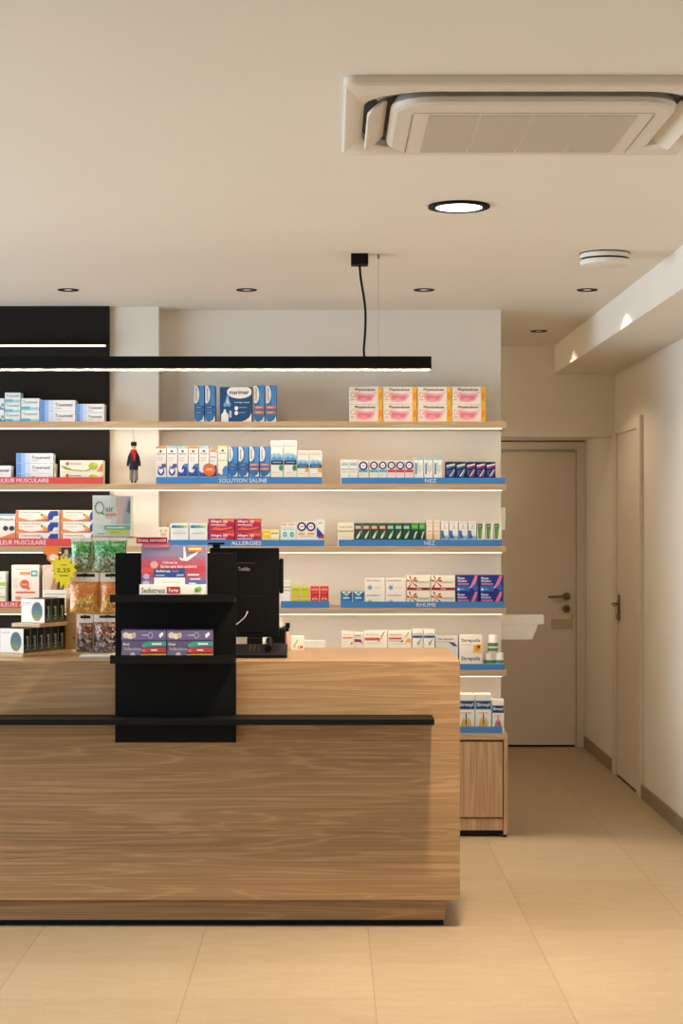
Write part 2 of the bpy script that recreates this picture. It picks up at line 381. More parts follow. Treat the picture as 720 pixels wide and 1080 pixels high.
# ------------------------------------------------------------------ packaging art  (u, v run 0..1 from the lower left)
def traumeel(w, h, c='#5f93d8', c2='#93b6e6', c3='#c3d5ef', tx='Traumeel'):
    return '#e3e6ec', [('r', 0, 0, .13, 1, c), ('r', .13, 0, .24, 1, c2), ('r', .24, 0, .38, 1, c3), ('t', tx, .42, .42, .92, .76, '#5d6270'), ('r', .42, .2, .6, .27, '#aab3c4')]
def teal_white(w, h): return '#dfe6ea', [('r', 0, 0, .5, .28, '#63b4c8'), ('r', .5, 0, 1, .2, '#9bcbd6'), ('t', 'Traumeel', .08, .56, .9, .8, '#7b8797')]
def green_edge(w, h): return '#e2e6ea', [('r', 0, 0, 1, .15, '#4b8fd0'), ('r', .3, .15, .75, .3, '#6aa9c9'), ('r', .7, .3, .95, .55, '#6fae5c')]
def spray(w, h, band='#234f8c'):
    it = [('r', .55, .45, 1, 1, '#4a86c2'), ('e', .12, .76, .38, .25, '#e6e4e0'), ('tv', 'marimer', .06, .58, .30, .95, '#2d4b74')]
    for v in (.36, .22): it += [('r', .04, v, .95, v+.075, band), ('r', .2, v+.03, .7, v+.042, '#c9d6e6')]
    it += [('p', [(.45, 0), (1, 0), (1, .17), (.8, .05)], '#e8e8e4'), ('p', [(0, 0), (.3, 0), (.1, .06), (0, .12)], '#86b4d8')]
    return '#356fa8', it
def spray_o(w, h): return spray(w, h, '#d2785a')
def nasal_big(w, h):
    nose = [(.22, .78), (.17, .58), (.10, .50), (.14, .42), (.24, .46), (.30, .42), (.36, .5), (.30, .58), (.27, .78)]
    return '#1d4b7c', [('e', .62, .86, .40, .19, '#ebe9e4'), ('t', 'marimer', .30, .79, .92, .91, '#22426c', .025), ('p', nose, '#6f9cc2'), ('p', [(.23, .7), (.19, .56), (.26, .5), (.31, .56)], '#a8c5dc'),
        ('p', [(.04, 0), (.27, 0), (.27, .2), (.2, .28), (.18, .36), (.13, .36), (.11, .28), (.04, .2)], '#dfe6ea'), ('r', .29, .12, .37, .32, '#9fbcd3'), ('t', 'Lavage nasal', .46, .53, .93, .585, '#dfe8ef'),
        ('e', .52, .39, .06, .06, '#e8e6e0'), ('e', .52, .25, .06, .06, '#e8e6e0'), ('r', .6, .40, .85, .425, '#7da4c6'), ('r', .6, .25, .8, .275, '#7da4c6'),
        ('p', [(.68, 0), (1, 0), (1, .25), (.93, .12), (.82, .05)], '#ece9e3')]
def physio(w, h):
    pink = [(.20, .72), (.17, .45), (.22, .18), (.45, .1), (.68, .2), (.78, .5), (.83, .74), (.72, .62), (.5, .6), (.3, .66)]
    inner = [(.24, .55), (.26, .28), (.45, .2), (.64, .28), (.70, .5), (.5, .48)]
    return '#efe6dc', [('r', .865, 0, 1, 1, '#f0b428'), ('p', pink, '#f0a9b6'), ('p', inner, '#e27f93'), ('r', .34, .22, .52, .36, '#eea0ae'), ('t', 'Physiodose', .17, .74, .78, .93, '#35303a', .02),
        ('o', .10, .55, .07, .16, .75, '#d9a067'), ('r', .04, .22, .15, .30, '#d9b48a'), ('e', .77, .58, .022, .05, '#f6f0ea'), ('p', [(.89, .25), (.97, .3), (.96, .72), (.90, .66)], '#e88f2a')]
def sea_heart(w, h, top='#e8853a'):
    return '#e6e4e2', [('r', 0, .93, 1, 1, top), ('e', .47, .84, .14, .035, '#2e3a62'), ('t', 'Sterimar', .1, .73, .9, .79, '#4a5472'), ('r', .12, .6, .7, .63, '#b7b9c3'), ('r', .12, .53, .6, .56, '#c3c4cb'),
        ('r', .2, .28, .9, .36, '#b8aed2'), ('r', .55, .3, .98, .42, '#5c4c96'), ('e', .5, .17, .33, .145, '#2d4f96'), ('e', .40, .2, .12, .06, '#f0eeee'), ('e', .6, .2, .12, .06, '#f0eeee'), ('p', [(.29, .18), (.5, .07), (.71, .18), (.5, .22)], '#f0eeee')]
def sea_heart_t(w, h): return sea_heart(w, h, '#8cc5d6')
def sea_wave(w, h, top='#8cc5d6'):
    wave = [(0, 0), (1, 0), (1, .42), (.75, .43), (.52, .38), (.38, .27), (.42, .22), (.62, .26), (.60, .18), (.4, .12), (.15, .14), (0, .2)]
    return '#e8e4e0', [('r', 0, .93, 1, 1, top), ('e', .47, .84, .14, .035, '#2e3a62'), ('t', 'Sterimar', .1, .73, .9, .79, '#4a5472'), ('r', .12, .6, .7, .63, '#b7b9c3'), ('r', .12, .52, .62, .55, '#c3c4cb'),
        ('p', wave, '#2352a4'), ('p', [(.5, .38), (.75, .42), (1, .36), (1, .3), (.7, .33)], '#4f8fd0')]
def sea_wave_o(w, h): return sea_wave(w, h, '#e8853a')
def sea_wave_y(w, h):
    wave = [(0, 0), (1, 0), (1, .36), (.72, .34), (.48, .24), (.46, .14), (.3, .08), (0, .12)]
    return '#ece7d8', [('r', 0, .93, 1, 1, '#e4d98a'), ('e', .5, .86, .14, .035, '#2e3a62'), ('t', 'Sterimar', .12, .75, .88, .81, '#4a5472'), ('r', 0, .53, 1, .56, '#a9bf72'), ('p', wave, '#3a86c8'), ('e', .35, .13, .17, .08, '#ece7d8')]
def sea_badge(w, h):
    return '#e4e2e2', [('r', 0, .9, 1, 1, '#dfb9a0'), ('r', .1, .93, .9, 1, '#e8853a'), ('t', 'Sterimar', .1, .70, .9, .77, '#4a5472'), ('r', .12, .56, .7, .6, '#b7b9c3'), ('p', [(0, 0), (1, 0), (1, .42), (.6, .4), (.3, .22), (0, .16)], '#3b4f9c')]
def mountain(w, h, dot='#3f8a58'):
    return '#e9e3da', [('r', .08, .91, .92, .935, '#bfb6ab'), ('t', 'Physiomer', .06, .83, .94, .88, '#565a66'), ('p', [(0, .42), (1, .42), (1, .58), (.8, .62), (.6, .66), (.45, .62), (.28, .67), (0, .6)], '#8fbfdf'),
        ('p', [(.05, .42), (.95, .42), (.95, .5), (.7, .56), (.5, .5), (.3, .57), (.05, .5)], '#4f93c8'), ('r', 0, .33, 1, .45, '#1e3560'), ('r', .15, .385, .85, .405, '#b9c6d8'), ('e', .83, .24, .17, .085, dot), ('r', .1, .1, .6, .12, '#cfc6ba')]
def mountain_o(w, h): return mountain(w, h, '#e8a04a')
def ring(w, h, band='#5aa6c4', n=1):
    r = w/n*.5/w; it = [('r', 0, .26, 1, .44, band)]
    for k in range(n):
        cu = (k+.5)/n; rv = r*w/h; it += [('e', cu, 1-rv-.02, r, rv, '#f0eeea'), ('o', cu, 1-rv-.02, r, rv, .62, '#1c2f78'), ('r', cu-r*.4, 1-rv-.05, cu+r*.4, 1-rv+.02, '#c98a6a')]
    it += [('r', .1, .12, .8, .17, '#c8c2bc')]
    return '#e8e4df', it
def ring_t(w, h): return ring(w, h, '#4fb0b8')
def ring_r(w, h): return ring(w, h, '#d0344a')
def ring_two(w, h):
    b, it = ring(w, h, '#e8e4df', 2); return b, it+[('r', .06, .22, .42, .36, '#e9ad5a'), ('r', .56, .22, .92, .36, '#e9ad5a')]
def white_teal(w, h): return '#e6e4de', [('r', 0, .62, 1, .86, '#bcd6dc'), ('r', .1, .68, .9, .78, '#8fb8c4'), ('r', 0, .40, 1, .45, '#9aa0a6'), ('r', .2, .24, .75, .30, '#b8b4ae')]
def tall_stripe(w, h): return '#e8ebe8', [('r', 0, .9, 1, 1, '#7cc0d6'), ('r', .1, .12, .28, .74, '#3e6ea2'), ('r', .36, .3, .48, .8, '#8fc4d8'), ('r', .58, .2, .7, .62, '#e3b26a'), ('r', .80, .3, .9, .74, '#a8cfdb')]
def tall_stripe_two(w, h):
    return '#e8ebe8', [('r', 0, .9, 1, 1, '#7cc0d6')]+[('r', a, .1, a+.07, .72, c) for a, c in ((.07, '#3e6ea2'), (.24, '#8fc4d8'), (.36, '#e3b26a'), (.56, '#3e6ea2'), (.72, '#e3b26a'), (.86, '#8fc4d8'))]
def navy_diag(w, h, c='#6fae74'):
    return '#1f2766', [('r', 0, .92, 1, 1, '#141a48'), ('p', [(.04, .68), (.95, .82), (.95, .9), (.04, .78)], '#e4e6ea'), ('p', [(.04, .56), (.95, .72), (.95, .79), (.04, .65)], c), ('p', [(.3, 0), (.45, 0), (.9, .48), (.82, .5)], '#d9dde4'),
        ('p', [(.55, 0), (.68, 0), (.96, .4), (.92, .46)], c), ('r', .05, .3, .5, .42, '#3a55a4'), ('e', .2, .2, .1, .1, '#3f6fc0')]
def navy_diag_r(w, h): return navy_diag(w, h, '#d05a68')
def cream_line(w, h): return '#eae0cf', [('t', 'Sinutab', .08, .66, .46, .82, '#8f8676', 0), ('t', 'Sinutab', .52, .66, .92, .82, '#8f8676', 0), ('r', 0, .42, 1, .52, '#a9bf62'), ('r', .05, .1, .9, .3, '#eadcb4')]
def aloe(w, h, top='#c78d8a', base='#1d4634', hdr='#2f6a4c'):
    leaf = [(.18, .0), (.52, .02), (.8, .28), (.92, .56), (.62, .38), (.34, .2)]
    return base, [('r', 0, .9, 1, 1, hdr), ('r', .08, .62, .9, .84, top), ('r', .14, .76, .8, .79, '#d9ddd2'), ('r', .14, .68, .8, .71, '#d9ddd2'), ('p', leaf, '#cfdcc8'), ('p', [(.5, .02), (.8, .28), (.92, .56), (.7, .28)], '#7fae8c')]
def aloe_o(w, h): return aloe(w, h, '#c9883c')
def aloe_t(w, h): return aloe(w, h, '#7db0a0')
def aloe_g(w, h):
    return '#1d3f34', [('r', 0, .6, 1, 1, '#3f9a42'), ('r', .1, .7, .85, .86, '#6cbc58'), ('p', [(.3, 0), (.5, .0), (.7, .3), (.95, .5), (.6, .42)], '#cfdfe0'), ('p', [(.55, .0), (.8, .3), (.95, .5), (.7, .25)], '#4f8fb0')]
def pink_cream(w, h): return '#ecdccb', [('r', .1, .84, .9, .9, '#d8b3a4'), ('r', .15, .66, .85, .74, '#dcc3b4'), ('r', .1, .36, .9, .44, '#d9b896'), ('r', 0, .05, 1, .26, '#eac98c')]
def dolphin(w, h):
    return '#e6e4de', [('r', .1, .88, .9, .95, '#e2cfc4'), ('p', [(.42, .70), (.58, .70), (.5, .84)], '#c0584a'), ('r', .2, .6, .85, .64, '#b9b5b0'), ('p', [(0, 0), (.75, 0), (.55, .1), (.38, .26), (.3, .5), (.12, .46), (0, .5)], '#2a62b8'), ('p', [(.5, 0), (1, 0), (1, .1), (.8, .2), (.6, .16)], '#7db6de')]
def green_taper(w, h):
    return '#e6e4da', [('p', [(.0, .98), (.7, .98), (.62, .5), (.5, 0), (.12, 0), (.06, .5)], '#54803c'), ('r', .02, .72, .68, .88, '#2f5e34'), ('r', .08, .78, .6, .82, '#cfd8c0'), ('p', [(.3, .1), (.5, .1), (.6, .6), (.42, .6)], '#7aa04e')]
def homeo(w, h): return '#e8e8e4', [('r', .06, .70, .32, .90, '#2f7fb4'), ('r', .32, .70, .58, .90, '#4f9fae'), ('r', .58, .70, .76, .90, '#7fb87a'), ('r', .76, .70, .94, .90, '#b9d08a'), ('t', 'HOMEOPTIC', .12, .30, .88, .42, '#8a8a88', 0), ('r', .25, .52, .7, .56, '#c9c9c4')]
def allergy(w, h):
    return '#ad1f52', [('p', [(.42, .98), (1, .98), (1, .74), (.7, .84)], '#e2703a'), ('p', [(.05, .2), (.25, .38), (.5, .3), (.95, .42), (.9, .3), (.5, .16)], '#e2703a'), ('p', [(.6, .06), (1, .2), (1, .0)], '#d2452f'), ('t', 'Allegra', .08, .68, .5, .92, '#f2ece8', .02), ('t', '180', .56, .70, .74, .9, '#f2ece8'),
        ('r', .08, .52, .68, .60, '#e9c4c0'), ('r', .3, .43, .7, .47, '#e08a8a')]
def yellow_flat(w, h): return '#ecdf9c', [('p', [(0, 0), (.55, 0), (.45, .95), (0, .95)], '#e6c53c'), ('r', .5, .1, 1, .45, '#ece9de'), ('r', .54, .55, .95, .68, '#6fa07a'), ('r', .1, .4, .4, .6, '#efe09a')]
def teal_drops(w, h): return '#e4e9e4', [('r', .05, .9, .4, .97, '#d98d4a'), ('r', .5, .9, .95, .97, '#d98d4a'), ('r', .06, .6, .9, .66, '#9cc6c8'), ('r', .06, .72, .9, .78, '#b9d3d2'), ('e', .26, .28, .17, .2, '#a9d6dc'), ('o', .26, .28, .12, .15, .55, '#3f93aa'), ('e', .74, .28, .17, .2, '#a9d6dc'), ('o', .74, .28, .12, .15, .55, '#3f93aa')]
def tricolor(w, h): return '#e8e4e0', [('p', [(0, .62), (.45, .42), (.95, .2), (.2, .05), (0, .1)], '#23409a'), ('p', [(.1, 0), (1, 0), (1, .22), (.5, .12)], '#c03a3a'), ('r', .2, .82, .8, .87, '#8d93a6')]
def beige_animal(w, h): return '#ebe0cd', [('e', .28, .72, .13, .14, '#cdb694'), ('e', .72, .72, .13, .14, '#cdb694'), ('p', [(.2, .6), (.5, .5), (.8, .6), (.7, .2), (.3, .2)], '#d9c6a6'), ('e', .4, .35, .05, .06, '#b08f6a'), ('e', .62, .35, .05, .06, '#b08f6a')]
def gel(w, h):
    return '#ece3dc', [('r', 0, 0, .06, 1, '#d9773c'), ('p', [(.0, 0), (.6, 0), (.3, .1), (.06, .34)], '#e08a4a'), ('p', [(.3, .05), (.6, .2), (.75, .5), (.78, 0)], '#dd8046'), ('p', [(.5, .02), (.76, .12), (.76, .02)], '#4a3f8f'), ('e', .66, .42, .05, .16, '#d9a73f'), ('e', .60, .6, .03, .12, '#5a9a5a'),
        ('p', [(.75, .1), (.98, .15), (.98, .95), (.80, .95), (.74, .6)], '#26449a'), ('p', [(.84, .1), (.98, .2), (.98, .5), (.88, .45)], '#e6dccf'), ('t', 'Voltaren Emulgel', .1, .74, .58, .87, '#46424a'), ('r', .1, .5, .4, .55, '#c4b8b2')]
def patch(w, h): return '#e9e3dc', [('r', 0, .93, 1, 1, '#7fb6cc'), ('t', 'Patch', .35, .74, .95, .84, '#505662'), ('p', [(.2, 0), (1, 0), (1, .26)], '#dd8046'), ('e', .58, .42, .12, .1, '#3d3a44'), ('e', .86, .42, .12, .1, '#3d3a44')]
def arnica(w, h): return '#ece6d4', [('p', [(0, .55), (.12, .2), (.4, .06), (.7, .06), (.6, .12), (.3, .2), (.1, .5)], '#7fa54a'), ('p', [(.55, .1), (.68, .12), (.8, .35), (.7, .3)], '#9aa83a'), ('e', .78, .5, .11, .34, '#a8b83e'), ('e', .82, .66, .05, .16, '#d8c850'), ('p', [(.86, .04), (1, .04), (1, .8), (.92, .4)], '#dd8046'), ('e', .17, .72, .04, .16, '#c8553a'), ('t', 'kneipp', .24, .62, .5, .82, '#6f6a58')]
def heat_box(w, h): return '#ece0d4', [('r', .3, .73, .7, .81, '#dd8a5c'), ('r', .15, .88, .7, .91, '#b9a99c'), ('r', .72, .68, .96, .86, '#4aa3a8'), ('r', .77, .73, .91, .81, '#bfe0de'), ('e', .48, .46, .17, .13, '#d9603a'), ('e', .62, .34, .07, .055, '#dd7a54'), ('t', 'heat', .38, .43, .58, .49, '#f0dcd0'), ('r', .15, .2, .88, .25, '#d9683f'), ('o', .14, .6, .07, .06, .7, '#d8b8a8'), ('o', .14, .42, .07, .06, .7, '#d8b8a8'), ('e', .25, .06, .12, .05, '#dd8a5c')]
def photo_box(w, h):
    return '#e9e2d9', [('r', 0, .3, 1, 1, '#cbb09c'), ('p', [(.0, .3), (.35, .3), (.5, .8), (.2, .95), (0, .7)], '#d9c3b0'), ('p', [(.3, .3), (.55, .3), (.6, .7), (.48, .78)], '#a8805c'), ('e', .55, .72, .12, .1, '#8a5c40'), ('p', [(.55, .3), (.8, .3), (.85, .52), (.6, .58)], '#4a3a34'), ('r', .08, .16, .9, .19, '#b9b4ae'), ('r', .08, .08, .6, .11, '#c9c4be')]
def pink_stripe(w, h): return '#e9e6dc', [('r', 0, .2, 1, .42, '#a9c64a'), ('r', 0, .05, 1, .12, '#d9cfc2'), ('r', .1, .6, .8, .7, '#c9c4ba')]
def lime(w, h): return '#c6c43a', [('r', 0, .88, 1, 1, '#d8d46a'), ('r', .08, .72, .9, .78, '#9aa02e'), ('p', [(0, .1), (.9, .3), (1, .45), (.2, .3)], '#d9b43e'), ('r', .1, .04, .9, .14, '#d6d27a')]
def redbox(w, h): return '#cf3e34', [('r', .1, .72, .9, .88, '#e88a7c'), ('p', [(.0, .4), (.5, .58), (1, .5), (1, .38), (.5, .42)], '#a02a26'), ('r', .15, .5, .8, .56, '#e2705f'), ('e', .5, .08, .3, .09, '#e6d2c0'), ('e', .5, .06, .15, .06, '#5a4a3a')]
def white_lines(w, h): return '#ebe6da', [('r', .04, .62, .96, .70, '#a9ae9c'), ('r', .04, .46, .96, .54, '#b4bb8e'), ('r', .1, .86, .9, .9, '#cfc8ba')]
def heart_blue(w, h): return '#2f7fae', [('p', [(.45, 0), (1, 0), (1, 1), (.8, .8)], '#2458a4'), ('p', [(.03, 1), (.97, 1), (.5, .52)], '#e9e8e2'), ('e', .42, .86, .1, .1, '#6a9a6a'), ('e', .58, .86, .1, .1, '#6a9a6a'), ('p', [(.33, .83), (.67, .83), (.5, .66)], '#6a9a6a'), ('r', .2, .18, .8, .30, '#dce4ec'), ('r', .3, .38, .7, .42, '#9fc0dc')]
def snow(w, h):
    it = [('t', 'SINUSPRAY', .08, .80, .82, .92, '#6d6864')]
    for k in range(6):
        a = PI*k/6; ca, sa = math.cos(a), math.sin(a); r = .19; ru, rv = r*h/w, r
        it.append(('p', [(.25+ca*ru-sa*.012, .38+sa*rv+ca*.015), (.25+ca*ru+sa*.012, .38+sa*rv-ca*.015), (.25-ca*ru+sa*.012, .38-sa*rv-ca*.015), (.25-ca*ru-sa*.012, .38-sa*rv+ca*.015)], '#5a8fb8'))
    return '#ebe3d7', it+[('r', .46, .4, .84, .43, '#cfc0b4'), ('r', .46, .32, .78, .35, '#d8b8a8')]
def redstar(w, h):
    it = []
    for k, (a, r) in enumerate(((1.9, .42), (.75, .4), (.2, .36), (-.75, .46), (-2.0, .44), (2.9, .36))):
        ca, sa = math.cos(a), math.sin(a); ru, rv = r*h/w, r
        it.append(('p', [(.2, .62), (.2+ca*ru-sa*.035, .62+sa*rv+ca*.07), (.2+ca*ru+sa*.035, .62+sa*rv-ca*.07)], '#a3272b'))
    return '#ece3d2', [('r', 0, .06, 1, .24, '#8f2038'), ('r', .4, .12, .62, .18, '#d9b8b0')]+it+[('e', .2, .62, .035, .08, '#d8a04a'), ('t', 'Fluimucil', .42, .52, .94, .68, '#7c8a5c')]
def redstar_low(w, h):
    b, it = redstar(w, h); return b, it
def rhume(w, h):
    return '#1f2b7c', [('r', 0, 0, .6, .34, '#2a66b4'), ('t', 'Rhume', .06, .74, .36, .90, '#eceaf0', .02), ('t', 'Rhinathiol', .06, .58, .46, .70, '#eceaf0', .02), ('r', .06, .40, .56, .50, '#d0709a'), ('p', [(.84, 1), (.95, 1), (.9, .62), (.66, .34), (.58, .16), (.7, .22), (.86, .5)], '#d4749c'), ('p', [(.66, .3), (.9, .45), (.98, .1), (.84, .0)], '#2f62b0'), ('p', [(.56, .18), (.66, .36), (.72, .3)], '#a9c4e4'), ('e', .1, .12, .05, .08, '#dfe6f0'), ('r', .18, .1, .34, .14, '#9fb8dc')]
def strip_red(w, h, c='#cf5a3a'): return '#ece4d8', [('t', 'Bisolvon', .08, .72, .62, .82, '#8a7d74'), ('p', [(.02, .38), (.66, .38), (.72, .48), (.66, .56), (.02, .56)], c), ('p', [(.58, .32), (.70, .42), (.66, .3)], '#4a3030'), ('p', [(.72, .6), (.78, .62), (.92, .95), (.88, .95)], '#5a4c44'), ('r', .1, .18, .8, .22, '#d3c4b6'), ('e', .76, .52, .04, .06, '#c7a27a')]
def strip_orange(w, h): return '#ece4d8', [('t', 'Bisolvon', .08, .70, .58, .80, '#8a7d74'), ('r', .02, .44, .6, .56, '#cc4f36'), ('r', .02, .32, .6, .36, '#cc4f36'), ('p', [(.74, .25), (1, .25), (1, .55), (.85, .45)], '#e39a52'), ('p', [(.54, .28), (.68, .44), (.64, .26)], '#4a3030'), ('p', [(.76, .58), (.80, .6), (.94, .92), (.9, .92)], '#6a5848'), ('r', .1, .14, .8, .18, '#d3c4b6')]
def small_orange(w, h): return '#ece0d0', [('r', .06, .52, .94, .62, '#dd8a4e'), ('r', .15, .78, .8, .83, '#cdb8a6'), ('p', [(.72, .08), (.98, .2), (.9, .3)], '#5a4c44'), ('r', .1, .3, .6, .34, '#e3cdb8')]
def small_wine(w, h): return '#e3dcd6', [('r', .08, .74, .8, .82, '#9a8f8c'), ('p', [(.05, .32), (.7, .3), (.95, .12), (.8, .5), (.05, .54)], '#8f2a4a'), ('r', .1, .64, .7, .68, '#c0b2ae')]
def blue_band(w, h): return '#e6e2d8', [('r', 0, .5, 1, .66, '#4a74ae'), ('r', .1, .74, .9, .79, '#a8a49c'), ('p', [(.5, .1), (.58, .12), (.85, .42), (.78, .44)], '#4a4a4a'), ('o', .55, .18, .1, .1, .6, '#5a5a5a'), ('p', [(.1, .58), (.5, .52), (.95, .62), (.95, .66), (.1, .64)], '#2f558c')]
def loz_grey(w, h): return '#d5d0ca', [('t', 'Strepsils', .08, .60, .80, .84, '#3f4656', .02), ('r', .0, .44, .6, .5, '#8f8d94'), ('p', [(.55, .45), (.82, .40), (.98, .05), (1, 0), (.8, 0), (.7, .2)], '#3c4a86'), ('r', .08, .3, .5, .34, '#b5b0ac')]
def loz_yellow(w, h): return '#e9e4da', [('t', 'Strepsils', .08, .58, .92, .82, '#3f4656', .02), ('r', .1, .46, .55, .5, '#c7bfb4'), ('p', [(.6, .02), (.98, .02), (.98, .5), (.62, .46)], '#e8b93a'), ('e', .8, .28, .12, .18, '#d9863a'), ('e', .86, .36, .06, .1, '#6a3c28')]
def loz_low(w, h): return '#e9e4da', [('t', 'Strepsils', .08, .5, .92, .82, '#4c4640', .02), ('p', [(.72, 0), (.98, .2), (.9, 0)], '#8a6a4a'), ('r', .1, .3, .6, .36, '#c7bfb4')]
def cough(w, h, c='#dcb24e', c2='#3f6a8a'):
    lung = [('p', [(.18, .02), (.42, .02), (.46, .3), (.36, .4), (.22, .25)], c), ('p', [(.56, .02), (.82, .02), (.78, .25), (.64, .4), (.54, .3)], c), ('r', .47, .2, .53, .5, '#3c3c5a'), ('p', [(.44, 0), (.56, 0), (.5, .2)], '#2f5a74')]
    return '#e9e6e0', [('r', 0, .6, 1, .84, c2), ('r', .04, .63, .96, .81, '#22345e'), ('t', 'Siroxyl', .08, .66, .92, .78, '#e4e8ee', .02), ('r', .15, .5, .8, .53, '#d9b6a0')]+lung
def cough_b(w, h): return cough(w, h, '#dcb24e', '#2f8abc')
def cough_p(w, h): return cough(w, h, '#c4748c', '#2f6aa4')
def logo_box(w, h): return '#e6e1d6', [('p', [(.1, .1), (.3, .5), (.5, .8), (.54, .76), (.3, .3)], '#6f6a60'), ('e', .25, .3, .12, .18, '#b9b09a'), ('r', .5, .08, .92, .3, '#c4473a'), ('e', .62, .2, .06, .09, '#eadcd0')]
def row_text(w, h): return '#e9e3d8', [('t', 'Rhinospray', .05, .80, .95, .86, '#4c4844'), ('r', .1, .6, .8, .63, '#c9c2b8')]
KIND = dict(globals())
_cache = {}
def carton_mesh(kind, w, h, d, v0=0.0):
    k = (kind, round(w, 3), round(h, 3), round(d, 3), round(v0, 3))
    if k not in _cache:
        base, art = KIND[kind](w, h-v0); mb = MB()
        mb.box(-w/2, w/2, 0, d, 0, h, C(base), .0012)
        mb.art(-w/2+.001, .001+v0, w-.002, h-.002-v0, 0, art)
        # closing flap line on top and a seam down the side
        mb.add([(-w/2+.002, .012, h+.0002), (w/2-.002, .012, h+.0002), (w/2-.002, .013, h+.0002), (-w/2+.002, .013, h+.0002)], [(0, 1, 2, 3)], C('#8f8a82'))
        _cache[k] = mb.mesh('carton')
    return _cache[k]
def carton(kind, x0, x1, yt, yb, label, shelf=None, D=8.66, depth=.085, group=None, name='medicine_box', rz=0, cat='medicine box', whole=False):
    """a carton whose front stands at distance D; yb None = it stands on the shelf"""
    X0, X1 = wx(x0, D)+.0008, wx(x1, D)-.0008
    zb = SH[shelf]+.0004 if yb is None else wz(yb, D)+.0004
    h = wz(yt, D)-zb-.0004
    v0 = 0.0 if (yb is not None or whole) else (0, .036, .036, .036, .112)[shelf if shelf is not None else 1]
    me = carton_mesh(kind, X1-X0, h, depth, v0)
    o = bpy.data.objects.new(name, me); COL.objects.link(o)
    o.location = ((X0+X1)/2, D, zb); o.rotation_euler = (0, 0, rz)
    return tag(o, label, cat, group)

# --- top shelf
G = 'ointment cartons on the top shelf'
def stack(kind, x0, x1, ys, what, where, shelf, group, pos=None, **kw):
    n = len(ys)-1
    pos = pos or {1: [''], 2: ['top', 'bottom'], 3: ['top', 'middle', 'bottom']}[n]
    for i in range(n):
        yb = None if i == n-1 else ys[i+1]
        carton(kind, x0, x1, ys[i], yb, f'{what}, {pos[i]} {where}' if pos[i] else f'{what} {where}', shelf, group=group, whole=True, **kw)
stack('green_edge', -6, 4.6, (420, 432.3, 445), 'white carton with green patch', 'of the pair cut by the left picture edge', 0, G)
stack('teal_white', 5, 21.6, (414, 424.2, 434.5, 445), 'small white and teal carton', 'of the stack of three on the top shelf', 0, G)
stack('teal_white', 22.2, 41.5, (420, 432.3, 445), 'wider white and teal carton', 'of the two right of the three-high stack', 0, G)
stack('traumeel', 42, 79.6, (422, 433.6, 445), 'long white carton fading to blue', 'of the wider pair on the top shelf', 0, G)
stack('traumeel', 80.2, 110, (426, 435.4, 445), 'shorter white carton fading to blue', 'of the pair at the pilaster end, top shelf', 0, G)
G = 'nasal spray boxes on the top shelf'
for a, b, k, l in ((204.5, 215.5, 'spray', 'slim blue nasal spray box, outer one left of the big dark blue box'), (216, 227, 'spray', 'slim blue nasal spray box just left of the big dark blue box'),
                   (267.5, 279, 'spray_o', 'slim blue spray box with orange bands just right of the big dark blue box'), (280, 291.5, 'spray_o', 'slim blue spray box with orange bands, outer one on the top shelf')):
    carton(k, a, b, 406.5, None, l, 0, group=G)
carton('nasal_big', 231.5, 265.5, 408, None, 'big square dark blue nasal wash box with white oval', 0, group=G)
G = 'pink single-dose boxes on the top shelf'
for k, (a, b) in enumerate(((368, 403.6), (404, 439.8), (440.3, 476), (476.5, 512))):
    nm = ['first', 'second', 'third', 'fourth'][k]
    stack('physio', a, b, (408, 426.4, 445), 'pink dose box with yellow edge', f'one in the {nm} column from the left', 0, G)
# --- second shelf
G = 'ointment cartons on the second shelf'
carton('traumeel', -14, 11.6, 491, None, 'white carton cut by the left picture edge behind red rail', 1, group=G)
stack('traumeel', 17, 56, (478, 488.5, 499.4, 511), 'white carton fading to blue', 'of the three stacked behind the red rail', 1, G)
carton('white_lines', 56.6, 59, 489, None, 'sliver of white carton standing beside the three blue and white ones', 1, D=8.68, depth=.06, group=G)
stack('arnica', 63, 108.6, (485.4, 498, 511), 'cream carton with green leaves', 'of the two at the red rail end', 1, G)
G = 'sea water sprays on the second shelf'
for a, b, y, k, l in ((164, 175.4, 470.5, 'sea_heart', 'white spray box with orange top and heart badge, at the pilaster'), (175.8, 187, 470.5, 'sea_heart_t', 'white spray box with pale blue top and heart badge'),
        (187.4, 198, 470.5, 'sea_wave', 'white spray box with pale blue top and navy wave, beside the heart boxes'), (198.4, 209.4, 470.5, 'sea_wave_o', 'white spray box with orange top and navy wave'),
        (209.8, 220.6, 470.5, 'sea_wave', 'white spray box with pale blue top, partly behind the round orange badge'), (221, 229, 474, 'sea_badge', 'short narrow white spray box beside the round orange badge'),
        (229.4, 240, 470.5, 'sea_wave_y', 'white spray box with pale yellow top and blue wave')):
    carton(k, a, b, y, None, l, 1, group=G)
o = MB().lathe([(0, 0), (6.5*8.64/F, 0), (6.5*8.64/F, .0012), (0, .0012)], C('#dd6a35'), (0, 0, 0), 28, axis='y').build('promotion_badge', None, (wx(220.5, 8.64), 8.652, wz(495.5, 8.65)))
mb = MB(); mb.art(-.022, -.016, .044, .03, -.0002, [('r', .2, .62, .8, .76, '#f0d8c4'), ('r', .1, .4, .9, .5, '#efc8a8')]); mb.build('badge_print', o)
tag(o, 'round orange promotion badge stuck in front of the sea spray boxes', 'badge')
G = 'nasal spray boxes on the second shelf'
for a, b, k, l in ((240.4, 250.8, 'spray', 'slim blue spray box beside the pale yellow topped box'), (251.2, 262.2, 'spray', 'slim blue spray box beside the orange banded boxes'),
        (262.6, 273.4, 'spray_o', 'slim blue box with orange bands next to plain blue box, second shelf'), (273.8, 285, 'spray_o', 'slim blue box with orange bands next to mountain print box')):
    carton(k, a, b, 471, None, l, 1, group=G)
G = 'mountain print boxes on the second shelf'
